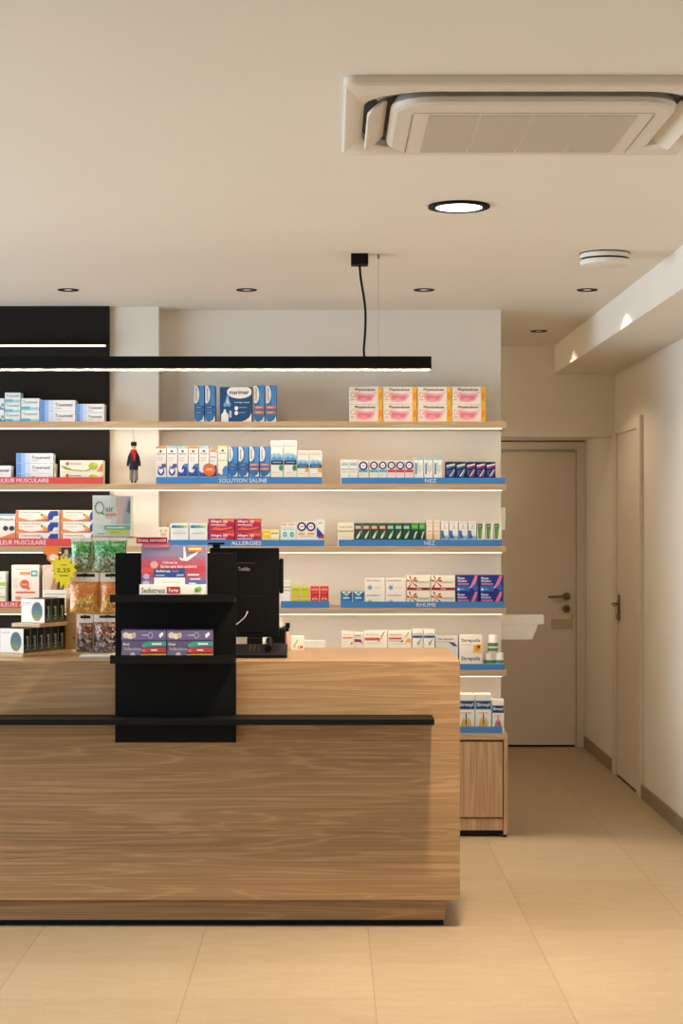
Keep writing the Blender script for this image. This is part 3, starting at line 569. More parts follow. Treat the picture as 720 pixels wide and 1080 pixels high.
for a, b, y, k, l in ((285.4, 298.8, 464.5, 'mountain', 'tall white mountain print box with green dot, beside the orange banded box'), (299.2, 313, 464.5, 'mountain', 'tall white mountain print box with green dot, beside the shorter ones'),
        (313.4, 325.8, 475, 'mountain_o', 'short white mountain print box with orange dot, beside the tall ones'), (326.2, 339.5, 475, 'mountain_o', 'short white mountain print box with orange dot, last of its row')):
    carton(k, a, b, y, None, l, 1, group=G)
G = 'nose care boxes on the second shelf'
carton('white_teal', 359, 367.8, 484.5, None, 'small white and teal box at the start of the nose shelf', 1, group=G)
carton('white_teal', 368.2, 377, 484.5, None, 'small white and teal box beside the first ringed box', 1, group=G)
for k, (a, b, kd, l) in enumerate(((378, 388, 'ring', 'white box with navy ring standing slightly apart from five ringed ones'), (389.6, 398.8, 'ring_t', 'white box with navy ring and turquoise band'), (399, 408, 'ring', 'white box with navy ring and blue band in the row of five'),
        (408.2, 417.2, 'ring_r', 'white box with navy ring and red band, beside the blue banded one'), (417.4, 426.6, 'ring_r', 'white box with navy ring and red band, middle of three'), (426.8, 436, 'ring_r', 'white box with navy ring and red band, beside pale blue boxes'))):
    carton(kd, a, b, 486, None, l, 1, group=G)
carton('tall_stripe', 436.4, 446.6, 483, None, 'tall white box with pale blue top next to the ringed boxes', 1, group=G)
carton('tall_stripe', 447, 456.6, 483, None, 'tall white box with pale blue top, middle of three', 1, group=G)
carton('tall_stripe', 457, 466.6, 483, None, 'tall white box with pale blue top, nearest the navy boxes', 1, group=G)
for k, (a, b, kd, l) in enumerate(((470, 480.6, 'navy_diag', 'navy box with green diagonal stripe beside pale blue topped boxes'), (481, 491.2, 'navy_diag', 'navy box with green diagonal stripe beside the red striped ones'), (491.6, 501.6, 'navy_diag_r', 'navy box with red diagonal stripe beside the green striped ones'),
        (502, 512, 'navy_diag_r', 'navy box with red diagonal stripe, middle of three'), (512.4, 522.6, 'navy_diag_r', 'navy box with red diagonal stripe at the shelf end'))):
    carton(kd, a, b, 487, None, l, 1, group=G)
# --- third shelf
G = 'gel cartons on the third shelf'
carton('patch', -8, 16, 542, None, 'white pain patch box with orange corner and two dark dots', 2, group=G)
stack('gel', 16.6, 62.6, (538, 550, 562, 577), 'white gel carton with orange edge', 'of the stack beside the pain patch box', 2, G)
stack('gel', 63.4, 106, (538, 550, 562, 577), 'white gel carton with orange edge', 'of the stack half behind the air box', 2, G)
G = 'allergy boxes on the third shelf'
carton('beige_animal', 166, 178.6, 556, None, 'small beige box with animal print at the pilaster', 2, group=G)
carton('homeo', 179.4, 198.8, 552, None, 'white box with blue to green stripe, beside the beige animal box', 2, group=G)
carton('homeo', 199.4, 218.8, 552, None, 'white box with blue to green stripe, beside the red boxes', 2, group=G)
stack('allergy', 219.6, 247.2, (547, 561.8, 577), 'crimson and orange allergy box', 'of the column beside the white striped boxes', 2, G)
stack('allergy', 247.8, 275, (547, 561.8, 577), 'crimson and orange allergy box', 'of the column beside the yellow box', 2, G)
carton('yellow_flat', 276.4, 294.4, 558.5, None, 'flat yellow and white box beside the crimson boxes', 2, group=G)
carton('teal_drops', 296, 312, 552, None, 'white box with two turquoise drops and orange top', 2, group=G)
carton('ring_two', 312.8, 333, 550, None, 'white box with two big navy rings', 2, group=G)
carton('tricolor', 333.6, 342, 548, None, 'narrow tall white box with blue and red corner', 2, group=G)
G = 'nose care boxes on the third shelf'
carton('cream_line', 356, 373, 551, None, 'wide cream box with thin green line', 2, group=G)
xs = [373.5, 382.1, 390.6, 399.1, 407.6, 416.1, 424.6, 433.1, 441.5, 449]
kk = ['aloe', 'aloe', 'aloe_o', 'aloe_o', 'aloe_t', 'aloe_t', 'aloe_t', 'aloe_g', 'aloe_g']
ll = ['dark green box with pink band next to the wide cream box', 'dark green box with pink band next to the orange banded ones', 'dark green box with orange band next to the pink banded ones', 'dark green box with orange band next to the teal banded ones',
      'dark green box with teal band next to the orange banded ones', 'dark green box with teal band, middle of three', 'dark green box with teal band next to the bright green ones', 'bright green topped box next to the dark green ones', 'bright green topped box next to the pinkish cream ones']
for k in range(9): carton(kk[k], xs[k], xs[k+1]-.3, 551.5, None, ll[k], 2, group=G)
carton('pink_cream', 449.4, 456.6, 548.5, None, 'tall pinkish cream box next to the bright green ones', 2, group=G)
carton('pink_cream', 457, 464, 548.5, None, 'tall pinkish cream box next to the blue wave ones', 2, group=G)
for k, (a, b) in enumerate(((464.6, 473), (473.6, 483), (483.6, 493), (493.6, 502.4))):
    carton('dolphin', a, b, 550, None, 'white box with blue wave, '+['beside the pinkish cream ones', 'second in the row of four', 'third in the row of four', 'beside the green and white ones'][k], 2, group=G)
for k, (a, b) in enumerate(((503, 511.6), (512, 520.2), (520.6, 529))):
    carton('green_taper', a, b, 551.5, None, 'white box with tapering green print, '+['beside the blue wave boxes', 'middle of three', 'last one at the shelf end'][k], 2, group=G)
# --- fourth shelf
G = 'cartons on the fourth shelf'
for i, (yt, yb) in enumerate(((603, 622), (622, None))):
    carton('pink_stripe', -14, 6, yt, yb, ['upper', 'lower'][i]+' white box with green stripe, cut by the left picture edge', 3, group=G)
carton('heat_box', 12, 41, 596, None, 'tall white heat therapy box with orange circle and turquoise square', 3, group=G)
carton('photo_box', 44.5, 72.5, 596, None, 'white box with brown photograph on its upper half', 3, group=G)
carton('white_lines', 297, 306.6, 612, None, 'white box with grey green lines beside the monitor', 3, group=G)
carton('lime', 307, 316.4, 618, None, 'lime yellow box beside the white lined box', 3, group=G)
carton('lime', 316.8, 326.2, 618, None, 'lime yellow box beside the red boxes', 3, group=G)
carton('redbox', 327, 336.6, 618.5, None, 'red box beside the lime yellow ones', 3, group=G)
carton('redbox', 337, 346.6, 618.5, None, 'red box at the end of the short blue rail', 3, group=G)
carton('heart_blue', 359, 371.4, 623.5, None, 'small blue box with green heart at the end of the rail', 3, group=G)
carton('heart_blue', 371.8, 384, 623.5, None, 'small blue box with green heart beside the snowflake boxes', 3, group=G)
stack('snow', 384.6, 405.4, (610, 625.6, 642), 'white box with blue snowflake', 'of the column beside the blue heart boxes', 3, G)
stack('snow', 406.4, 427.8, (610, 625.6, 642), 'white box with blue snowflake', 'of the column beside the red star boxes', 3, G)
stack('redstar', 428.6, 453.8, (607, 623.8, 642), 'cream box with red star', 'of the column beside the snowflake boxes', 3, G)
stack('redstar', 454.2, 480, (607, 623.8, 642), 'cream box with red star', 'of the column beside the navy boxes', 3, G)
stack('rhume', 480.8, 505, (606.5, 623.8, 642), 'navy cold remedy box with pink swoosh', 'of the column beside the red star boxes', 3, G)
stack('rhume', 505.6, 531, (606.5, 623.8, 642), 'navy cold remedy box with pink swoosh', 'of the column at the shelf end', 3, G)
# --- fifth shelf
G = 'cough boxes on the fifth shelf'
carton('row_text', 321, 343.4, 676, None, 'low white box showing over the counter near the pump bottle', 4, group=G)
carton('small_orange', 360, 372.4, 666, None, 'small cream box with one orange band', 4, group=G)
carton('small_wine', 372.8, 383, 667, None, 'small grey white box with wine red swoosh', 4, group=G)
carton('strip_red', 383.6, 408.2, 665, None, 'wide white box with solid red bar', 4, group=G)
carton('strip_orange', 409, 433.2, 665, None, 'wide white box with thin red lines and orange corner', 4, group=G)
carton('blue_band', 434.6, 446, 664, None, 'white box with blue band beside the orange cornered box', 4, group=G)
carton('blue_band', 446.4, 458.4, 664, None, 'white box with blue band beside the grey lozenge box', 4, group=G)
carton('loz_grey', 459.2, 483, 671, None, 'grey lozenge box with navy swoosh at the counter corner', 4, group=G)
carton('loz_yellow', 484, 508.4, 670, 689, 'white lozenge box with yellow corner on another lozenge box', 4, group=G)
carton('loz_low', 484, 508.4, 689, None, whole=True, label='white lozenge box underneath the yellow cornered one', shelf=4, group=G)
def bottle(px, yt, yb, label, shelf=None):
    D = 8.70; r = 5.3*D/F; zb = SH[4]+.0004 if yb is None else wz(yb, D)+.0004; h = wz(yt, D)-zb
    t = thing('pill_bottle', label, 'bottle', (wx(px, D), D, zb), 0, 'green and white bottles on the fifth shelf')
    MB().lathe([(0, 0), (r*.96, 0), (r, .003), (r, h*.62), (r*.9, h*.68), (0, h*.68)], C('#e6e4dc', .3), n=28).build('body', t)
    MB().lathe([(r*1.004, h*.08), (r*1.004, h*.26)], C('#4c8a66', .35), n=28).lathe([(r*1.004, h*.36), (r*1.004, h*.56)], C('#4c8a66', .35), n=28).build('label_band', t)
    MB().lathe([(0, h*.68), (r*.84, h*.68), (r*.86, h*.97), (r*.8, h), (0, h)], C('#eceae4', .35), n=28).build('cap', t)
bottle(515.2, 688.3, None, 'green and white pill bottle on the shelf beside the lozenge boxes')
bottle(526.0, 688.3, None, 'green and white pill bottle on the shelf at its end')
bottle(519.6, 669.8, 688.0, 'green and white pill bottle standing on top of two others')
# --- on the cabinet
G = 'cough syrup boxes on the base cabinet'
for a, b, y, k, l in ((482, 500.8, 733, 'cough_b', 'tall syrup box with yellow lungs, partly behind the counter'), (501.2, 518, 733, 'cough_b', 'tall syrup box with yellow lungs, middle of three'), (518.6, 531.6, 739, 'cough_p', 'shorter syrup box with pink lungs at the cabinet end')):
    o = carton(k, a, b, y, wz and 773.2, l, None, D=8.60, group=G); o.location.z = zc+.0004

# --- coloured label rails on the shelf fronts
def rail(x0, x1, yt, col, i, txt, tx0, tx1, label, tip=False, D=8.632, z0=None):
    z = (SH[i] if z0 is None else z0)+.0003; X0, X1 = wx(x0, D), wx(x1, D); h = wz(yt, D)-z
    mb = MB()
    if tip: mb.prism([(X0, 0), (X1-.012, 0), (X1, h*.5), (X1-.012, h), (X0, h)], 0, .0025, C(col, .3, .5))
    else: mb.box(X0, X1, 0, .0025, 0, h, C(col, .3, .5), .0005)
    if txt: mb.art(X0, 0, X1-X0, h, 0, [('t', txt, (wx(tx0, D)-X0)/(X1-X0), .22, (wx(tx1, D)-X0)/(X1-X0), .80, '#dfe6ee', 0)], .0004)
    o = mb.build('shelf_label_rail', None, (0, D, z))
    foot = MB().box(X0, X1-.013, .0028, .016, 0, .0015, C(col, .3, .5)).build('foot', o)
    return tag(o, label, 'label rail', 'coloured label rails on the shelves')
BL, RD = '#3f7fc0', '#cf4f4c'
rail(164.5, 339.3, 503.2, BL, 1, 'SOLUTION SALINE', 231, 281.5, 'long blue rail lettered for saline solution, second shelf')
rail(360, 533, 503.8, BL, 1, 'NEZ', 448, 460, 'blue rail lettered for the nose below the navy striped boxes')
rail(-62, 109, 503.2, RD, 1, 'DOULEUR MUSCULAIRE', -11, 51.5, 'red rail lettered for muscle pain under the ointment stacks')
rail(177, 342, 569.4, BL, 2, 'ALLERGIES', 244, 275.5, 'blue rail lettered for allergies, third shelf')
rail(357, 529.4, 569.2, BL, 2, 'NEZ', 447.5, 458.5, 'blue rail lettered for the nose below the dark green boxes')
rail(-62, 76.5, 568, RD, 2, 'DOULEUR MUSCULAIRE', -13, 48.5, 'red rail with pointed end below the gel cartons', True)
rail(-40, 66, 634.2, RD, 3, 'DOULEURS ARTICULAIRES', -11, 59, 'red rail below the heat therapy box, partly behind the dark boxes')
rail(296, 347.2, 634, BL, 3, '', 0, 0, 'short plain blue rail beside the monitor')
rail(359, 531.6, 634.6, BL, 3, 'RHUME', 439, 459.5, 'blue rail lettered for colds, fourth shelf')
rail(478, 532, 700.2, BL, 4, '', 0, 0, 'plain blue rail below the lozenge boxes')
rail(478, 529.6, 766.3, BL, 0, '', 0, 0, 'plain blue rail below the syrup boxes on the cabinet', D=8.563, z0=zc)

# ------------------------------------------------------------------ hanging doll
D = 8.60
t = thing('hanging_doll', 'small cloth doll with black hat and red scarf hanging on a thread by the pilaster', 'doll', (wx(141, D), D, 0))
def dz(y): return wz(y, D)
k = D/F
M_CLOTH = plain('navy felt', '#20222e', .9, nscale=400, bs=.3); M_SCARF = plain('red felt', '#c01c1c', .9, nscale=400, bs=.3)
M_TROUS = plain('grey woven cloth', '#7f776f', .9, nscale=300, bs=.3); M_SKIN = plain('pale cloth skin', '#d9b49a', .8)
MB().tube([(-.6*k, .005, SBOT[0]-.001), (-.3*k, .003, dz(460)), (.3*k, 0, dz(466))], .0008, M_DARK, 6).build('thread', t)
MB().lathe([(0, dz(470.5)), (3.1*k, dz(470.5)), (3.0*k, dz(466.6)), (2.5*k, dz(466)), (0, dz(466))], plain('black felt', '#14110f', .9), n=24).build('hat', t)
MB().lathe([(0, dz(474.5)), (1.4*k, dz(474)), (2.3*k, dz(472.4)), (2.3*k, dz(471)), (1.9*k, dz(470)), (0, dz(469.8))], M_SKIN, n=20).build('head', t)
MB().lathe([(0, dz(494.8)), (4.6*k, dz(495.6)), (4.9*k, dz(493)), (4.3*k, dz(486)), (3.6*k, dz(479)), (2.6*k, dz(475.4)), (0, dz(474.6))], M_CLOTH, n=24).build('coat', t)
for s in (-1, 1):
    MB().tube([(s*2.6*k, 0, dz(477.5)), (s*4.6*k, 0, dz(482)), (s*5.9*k, -.002, dz(488)), (s*6.3*k, -.003, dz(491.5))], [1.5*k, 1.6*k, 1.4*k, 1.2*k], M_CLOTH).build('sleeve', t)
    MB().tube([(s*2.3*k, 0, dz(494)), (s*2.4*k, 0, dz(500)), (s*2.5*k, 0, dz(506.8))], [2.0*k, 2.1*k, 2.2*k], M_TROUS, 14).build('trouser_leg', t)
    MB().tube([(s*1.7*k, 0, dz(506.5)), (s*1.7*k, -.001, dz(508.2)), (s*1.5*k, -.008, dz(509))], [1.2*k, 1.3*k, .8*k], C('#5a4032')).build('shoe', t)
sc_ = MB().lathe([(2.2*k, dz(477.6)), (3.6*k, dz(477)), (3.4*k, dz(474.4)), (2.0*k, dz(474.2))], M_SCARF, n=24)
sc_.prism([(-2.2*k, dz(477)), (2.6*k, dz(476.5)), (2.4*k, dz(481)), (1.6*k, dz(486.4)), (.2*k, dz(486)), (-.6*k, dz(481.5))], -4.6*k, -3.4*k, M_SCARF)
sc_.build('scarf', t)

# ------------------------------------------------------------------ boxes on the black panel
D0 = 6.487
z0 = PS[0]
X0, X1 = wx(149, D0), wx(216.8, D0); W = X1-X0; Hh = wz(575.5, D0)-z0
t = thing('counter_display_box', 'pink and violet display carton with crimson header strip on the upper black shelf', 'display box', (X0, D0, z0))
mb = MB().box(0, W, 0, .095, 0, Hh, C('#8d87a6'), .001)
mb.art(0, 0, W, Hh, 0, [('r', 0, .80, 1, 1, '#8c86a8'), ('r', 0, .72, 1, .80, '#a06f8c'), ('r', 0, .62, 1, .72, '#b85a70'), ('r', 0, .5, 1, .62, '#bf4652'), ('r', 0, .42, 1, .5, '#ad5468'), ('r', 0, .34, 1, .42, '#98688a'), ('r', 0, 0, 1, .34, '#6f7fb0'),
    ('p', [(0, .62), (.3, .56), (.3, .5), (0, .48)], '#d0575a'), ('e', .2, .64, .06, .07, '#dba8a0'),
    ('p', [(.58, .78), (.655, .76), (.655, .98), (.68, .98), (.70, .78), (.90, .90), (.86, .84), (.72, .71), (.62, .72)], '#ece9e6'), ('r', .72, .89, .95, .98, '#d98a3e'), ('r', .74, .92, .93, .955, '#f0d2a0'),
    ('t', 'Calmez le', .33, .66, .56, .71, '#efdcd8'), ('t', "Stress sans être endormi", .30, .58, .86, .64, '#efdcd8'),
    ('r', .2, .40, .68, .57, '#2b4f92'), ('t', 'Sedistress', .23, .50, .45, .55, '#f0f0f2'), ('t', 'forte', .48, .50, .58, .55, '#e0808a'), ('r', .22, .43, .36, .45, '#a8bcdc'), ('r', .55, .43, .66, .46, '#a8bcdc'), ('r', .2, .18, .68, .40, '#e4e3e0'), ('r', .32, .30, .6, .32, '#c4c4c4'),
    ('e', .08, .42, .05, .055, '#b0a8c8'), ('e', .08, .29, .05, .055, '#a8b0d0'), ('r', .69, .18, 1, .34, '#4a6fae'), ('r', .72, .44, .90, .465, '#dfe2ec'), ('r', .76, .36, .92, .385, '#dfe2ec'), ('r', .74, .28, .85, .3, '#dfe2ec')])
mb.build('carton_body', t)
fs = MB().box(-.006, W+.003, -.012, -.0008, -.0005+.001, wz(616.3, D0)-z0, C('#e9e6e0'), .0008)
fs.art(-.006, 0, W+.009, wz(616.3, D0)-z0, -.012, [('t', 'Sedistress', .03, .40, .38, .78, '#2a2a30', .012), ('r', .41, .36, .61, .84, '#b01c34'), ('t', 'Forte', .44, .46, .58, .74, '#f2e8e8', .012), ('e', .86, .62, .035, .17, '#5c9a3e'), ('e', .90, .68, .03, .17, '#7ab04a'), ('r', .8, .24, .93, .32, '#6f8a5c')])
fs.build('front_strip', t)
hx0, hx1 = wx(144, D0)-X0, wx(176.5, D0)-X0; hz0, hz1 = wz(573.2, D0)-z0, wz(566.6, D0)-z0
hd = MB().box(hx0, hx1, -.006, -.003, hz0, hz1, C('#a51a3c'), .0005)
hd.art(hx0, hz0, hx1-hx0, hz1-hz0, -.006, [('t', 'Stress, nervosité', .04, .18, .96, .82, '#f0dfe0', .01)])
a0, a1 = wx(150, D0)-X0, wx(179.5, D0)-X0; b0 = wz(578, D0)-z0
hd.box(a0, a1, -.0045, -.0008, b0, hz0+.002, C('#c46a80'), .0004); hd.art(a0, b0, a1-a0, hz0-b0, -.0045, [('t', 'Nuits, stress et sommeil', .1, .25, .9, .75, '#e8b8c0', 0)])
hd.build('header_strip', t)
D0 = 6.49
for k, (x0, x1) in enumerate(((128, 175.2), (176, 224))):
    X0, X1 = wx(x0, D0), wx(x1, D0); W = X1-X0; z0 = PS[1]; Hh = wz(665, D0)-z0
    t = thing('purple_display_carton', ['purple carton with teal red yellow stripes on lower black shelf, beside the candy bags', 'purple carton with teal red yellow stripes on lower black shelf, beside the monitor'][k], 'carton', (X0+W/2, D0, z0+.0004), (0, .012)[k], 'purple cartons on the lower black shelf')
    hb = Hh*.67
    mb = MB().box(-W/2+.001, W/2-.001, 0, .09, 0, hb, C('#5c5378'), .001)
    mb.art(-W/2, 0, W, hb, 0, [('r', 0, 0, .45, .45, '#6e6a88'), ('t', 'Rhinal', .04, .72, .18, .86, '#e2dfe8'), ('t', 'Infection', .06, .46, .44, .64, '#b9b6c0'), ('e', .25, .2, .06, .17, '#c9c2d0'), ('p', [(.52, .62), (1, .70), (1, .95), (.58, .92), (.48, .8)], '#3f9488'), ('p', [(.5, .34), (1, .36), (1, .62), (.54, .6), (.46, .46)], '#c23a44'),
        ('p', [(.5, .04), (1, .04), (1, .3), (.42, .28)], '#c8b34a'), ('r', .68, .76, .9, .84, '#dff0ec'), ('r', .66, .45, .8, .52, '#f0d8d8'), ('e', .5, .72, .04, .1, '#4aa090'), ('e', .5, .46, .05, .1, '#d8606a')])
    mb.build('tray', t)
    mb = MB().box(-W/2, W/2, -.002, .092, hb, Hh, C('#6a5f8a'), .0012)
    mb.art(-W/2, hb, W, Hh-hb, -.002, [('e', .1, .5, .07, .32, '#cfc8a8'), ('e', .2, .4, .07, .3, '#d8d2b8'), ('e', .28, .5, .05, .3, '#b8b090'), ('o', .65, .5, .06, .36, .6, '#9a92b4'), ('r', .46, .42, .6, .6, '#a59cbc'), ('e', .87, .45, .03, .22, '#e2e0ea'), ('e', .91, .62, .03, .2, '#e2e0ea')])
    mb.build('lid', t)

# ------------------------------------------------------------------ monitor and till things
D0 = 6.95
t = thing('pos_monitor', 'back of a black monitor standing behind the black display panel', 'monitor', (0, D0, 0))
x0, x1 = wx(221, D0), wx(294.3, D0); z1, z0 = wz(577.8, D0), wz(672, D0)
mb = MB().box(x0, x1, 0, .03, z0, z1, M_PLASTIC, .004)
mw, mh = x1-x0, z1-z0
def mu(p): return (wx(p, D0)-x0)/mw
def mv(p): return (wz(p, D0)-z0)/mh
mb.art(x0, z0, mw, mh, 0, [('t', 'Toshiba', mu(251), mv(602), mu(263.5), mv(598), '#8a857c'), ('r', mu(249), mv(594.3), mu(269), mv(593.4), '#3a3835'), ('r', mu(261), mv(652), mu(268), mv(651), '#3a3937')], .0006)  # grey line above the name is a gloss painted on the cover
mb.build('back_cover', t)
MB().box(x0+.004, x1-.004, .0305, .034, z0+.004, z1-.004, C('#101418', .12, .5)).build('screen', t)
MB().box(wx(256, D0)-.005, wx(277, D0), -.004, .0, z0+.02, z0+.16, M_PLASTIC, .0015).build('hinge_cover', t)
sx = wx(268.5, D0)
MB().box(sx-.03, sx+.03, -.002, .028, CT+.012, z0-.0005, M_PLASTIC, .003).build('stand', t)
MB().box(sx-.054, sx+.054, -.03, .12, CT+.0003, CT+.012, M_PLASTIC, .004).build('foot', t)
MB().box(x1+.0005, wx(298.8, D0), .004, .024, wz(626, D0), wz(589, D0), M_PLASTIC, .004).build('card_reader', t)
pts = [(wx(x, D0), D0-.012, wz(y, D0)) for x, y in ((246, 659.5), (250, 658), (255, 654), (258.5, 650.5), (260.5, 646.5))]
o = MB().tube([(wx(236, D0), D0-.012, CT+.002), (wx(239, D0), D0-.012, wz(668, D0))]+pts+[(wx(261, D0), D0-.0075, wz(645, D0))], .0022, C('#b9b4aa', .3)).build('monitor_cable'); tag(o, 'pale cable curving up the back of the monitor', 'cable')
zc2 = wz(572.2, D0)
t = thing('scanner_bar', 'black bar shaped device perched on top of the monitor', 'device', (0, D0, z1))
MB().box(wx(219, D0), wx(236.5, D0), .002, .028, .0005+.012, zc2-z1, M_PLASTIC, .003).build('bar', t)
MB().box(wx(224, D0), wx(232, D0), .008, .022, .0003, .0122, M_PLASTIC, .002).build('clip', t)
Dp = 7.02
t = thing('receipt_printer', 'small black receipt printer beside the monitor foot', 'printer', (wx(293, Dp), Dp, CT+.0004))
MB().box(-.029, .029, 0, .13, 0, wz(662.3, Dp)-CT, M_PLASTIC, .005).build('housing', t)
MB().box(-.024, .024, -.0015, .0, .02, .04, M_DARK, .0005).build('front_slot', t)
MB().prism([(.006+.0, wz(662.3, Dp)-CT), (.018, wz(662.3, Dp)-CT), (.017, wz(653, Dp)-CT), (.004, wz(652.5, Dp)-CT)], .05, .0512, C('#ebe7df')).build('receipt', t)
Dk = 6.76
t = thing('desk_phone', 'low black keypad phone lying on the counter before the monitor', 'phone', (0, Dk, CT+.0004))
MB().prism([(0, 0), (.15, 0), (.15, .042), (.11, .046), (.012, .017), (0, .012)], wx(247, 6.8), wx(302.6, 6.8), M_PLASTIC, 'x').build('base', t)
kb = MB()
for i in range(4):
    for j in range(3): kb.box(wx(262, 6.8)+j*.016, wx(262, 6.8)+j*.016+.011, .028+i*.016, .039+i*.016, .020+i*.005, .031+i*.005, M_DARK, .001)
kb.build('keypad', t)
xq = wx(283, 6.8)
MB().tube([(xq, .03, .036), (xq+.001, .06, .046), (xq+.001, .10, .055), (xq, .125, .058)], [.013, .010, .010, .014], M_PLASTIC, 12).build('handset', t)
o = MB().box(wx(249.5, 7.2), wx(284, 7.2), 0, .06, 0, wz(671.2, 7.2)-CT, C('#e9e4da'), .002).build('paper_slip_box', None, (0, 7.2, CT+.0004)); tag(o, 'low white paper box on the counter behind the monitor foot', 'box')
Db = 7.15
t = thing('pump_bottle', 'small pinkish pump bottle with black head beside the receipt printer', 'bottle', (wx(303, Db), Db, CT+.0004))
r = 3.0*Db/F
MB().lathe([(0, 0), (r*.95, 0), (r, .003), (r, .066), (r*.5, .078), (0, .078)], plain('clear pinkish plastic', '#c9a394', .15), n=24).build('body', t)
MB().lathe([(0, .078), (r*.55, .078), (r*.55, .09), (0, .09)], M_PLASTIC, n=20).box(-r*.7, r*.9, -r*.9, r*.9, .09, .112, M_PLASTIC, .003).build('pump_head', t)
Dw = 7.2
X0, X1 = wx(307, Dw), wx(320.6, Dw); me = carton_mesh('logo_box', X1-X0, wz(671, Dw)-CT-.001, .05)
o = bpy.data.objects.new('medicine_box', me); COL.objects.link(o); o.location = ((X0+X1)/2, Dw, CT+.0004); o.rotation_euler = (0, 0, .06); tag(o, 'small white box with red mark lying on the counter top', 'medicine box')

# ------------------------------------------------------------------ dark boxes on the plywood stand
ang = math.radians(62.6-90)                  # local +y runs along the row of boxes, local -y face is the pale one
CX0, CY0 = -1.172, 6.795
t = thing('counter_display_stand', 'stepped plywood display stand holding the dark green boxes', 'display stand', (CX0, CY0, CT+.0003), ang)
BW, BT, BH = .112, .0445, .093               # width across, thickness along the row, height
MB().box(-.135, .01, -.012, .31, 0, .014, M_PLY, .0015).build('base', t)
MB().box(-.004, .045, .2855, .298, .0142, wz(620, 7.05)-CT, M_PLY, .0012).box(-.128, -.004, .2855, .298, .0142, .014+BH+.016, M_PLY, .0008).build('end_panel', t)
st = MB().box(-.128, .006, .10, .285, .014+BH+.002, .014+BH+.016, M_PLY, .0012)
st.build('step', t)
MB().box(-.127, -.1175, .13, .285, .0145, .014+BH+.0015, M_PLY, .0008).build('step_support', t)
MB().lathe([(0, -.0008), (.004, -.0008), (.004, 0), (0, 0)], M_DARK, (.034, .2854, .058), 14, axis='y').build('screw_hole', t)
def dark_mesh():
    mb = MB().box(-BW, 0, 0, BT-.0012, 0, BH, C('#0b110e', .4, .15), .0008)
    mb.box(-BW+.0004, -.0004, -.0006, .0004, .0004, BH-.0004, C('#e9e4da'), .0002)
    n = 26; cu, cv, ru, rv = -.036, BH*.47, .026, BH*.40; cols = ['#46525a', '#3f5a62', '#3c6468', '#4a7062', '#6c7a50', '#8a7c48']
    for k in range(6):                       # printed oval in six colour bands
        a0, a1 = cv+rv*(1-2*k/6), cv+rv*(1-2*(k+1)/6)
        pts = []
        for z in [a0+(a1-a0)*q/6 for q in range(7)]:
            dx = ru*math.sqrt(max(0, 1-((z-cv)/rv)**2)); pts.append((dx, z))
        poly = [(cu+dx, -.001, z) for dx, z in pts]+[(cu-dx, -.001, z) for dx, z in reversed(pts)]
        mb.add(poly, [tuple(range(len(poly)))], C(cols[k]))
    mb.art(-BW, 0, BW, BH, -.0008, [('t', 'Lesedi', .08, .80, .40, .87, '#8d8a84')])
    vs, fs, _ = text_mesh('Lesedi', .01)
    mb.add([(.0006, BT*.70-(BT*.38)*p[1], BH*.14+BH*.55*p[0]) for p in vs], fs, C('#b9cfc4'))
    mb.add([(.0005, .001, .001), (.0005, BT-.002, .001), (.0005, BT-.002, BH*.12), (.0005, .001, BH*.12)], [(0, 1, 2, 3)], C('#6a5a30'))
    mb.add([(.0004, .001, BH*.12), (.0004, BT-.002, BH*.12), (.0004, BT-.002, BH*.34), (.0004, .001, BH*.34)], [(0, 1, 2, 3)], C('#1f4030'))
    return mb.mesh('dark_box')
dm = dark_mesh(); R = Matrix.Rotation(ang, 3, 'Z')
order6 = ['first from the pale front', 'second from the pale front', 'third from the pale front', 'fourth from the pale front', 'fifth from the pale front', 'last, against the end panel']
for tier, (n, z, s0) in enumerate(((6, .0145, 0), (3, .014+BH+.0165, 3))):
    for k in range(n):
        o = bpy.data.objects.new('dark_carton', dm); COL.objects.link(o)
        p = R @ Vector((-.004, (k+s0)*BT+.012, 0)); o.location = (CX0+p.x, CY0+p.y, CT+z+.0006); o.rotation_euler = (0, 0, ang)
        pos = order6[k] if tier == 0 else ['first from the pale front', 'middle of the three', 'last, against the end panel'][k]
        tag(o, f'dark green and white carton on {["base", "step"][tier]} of plywood stand, {pos}', 'carton', 'dark cartons on the plywood stand')

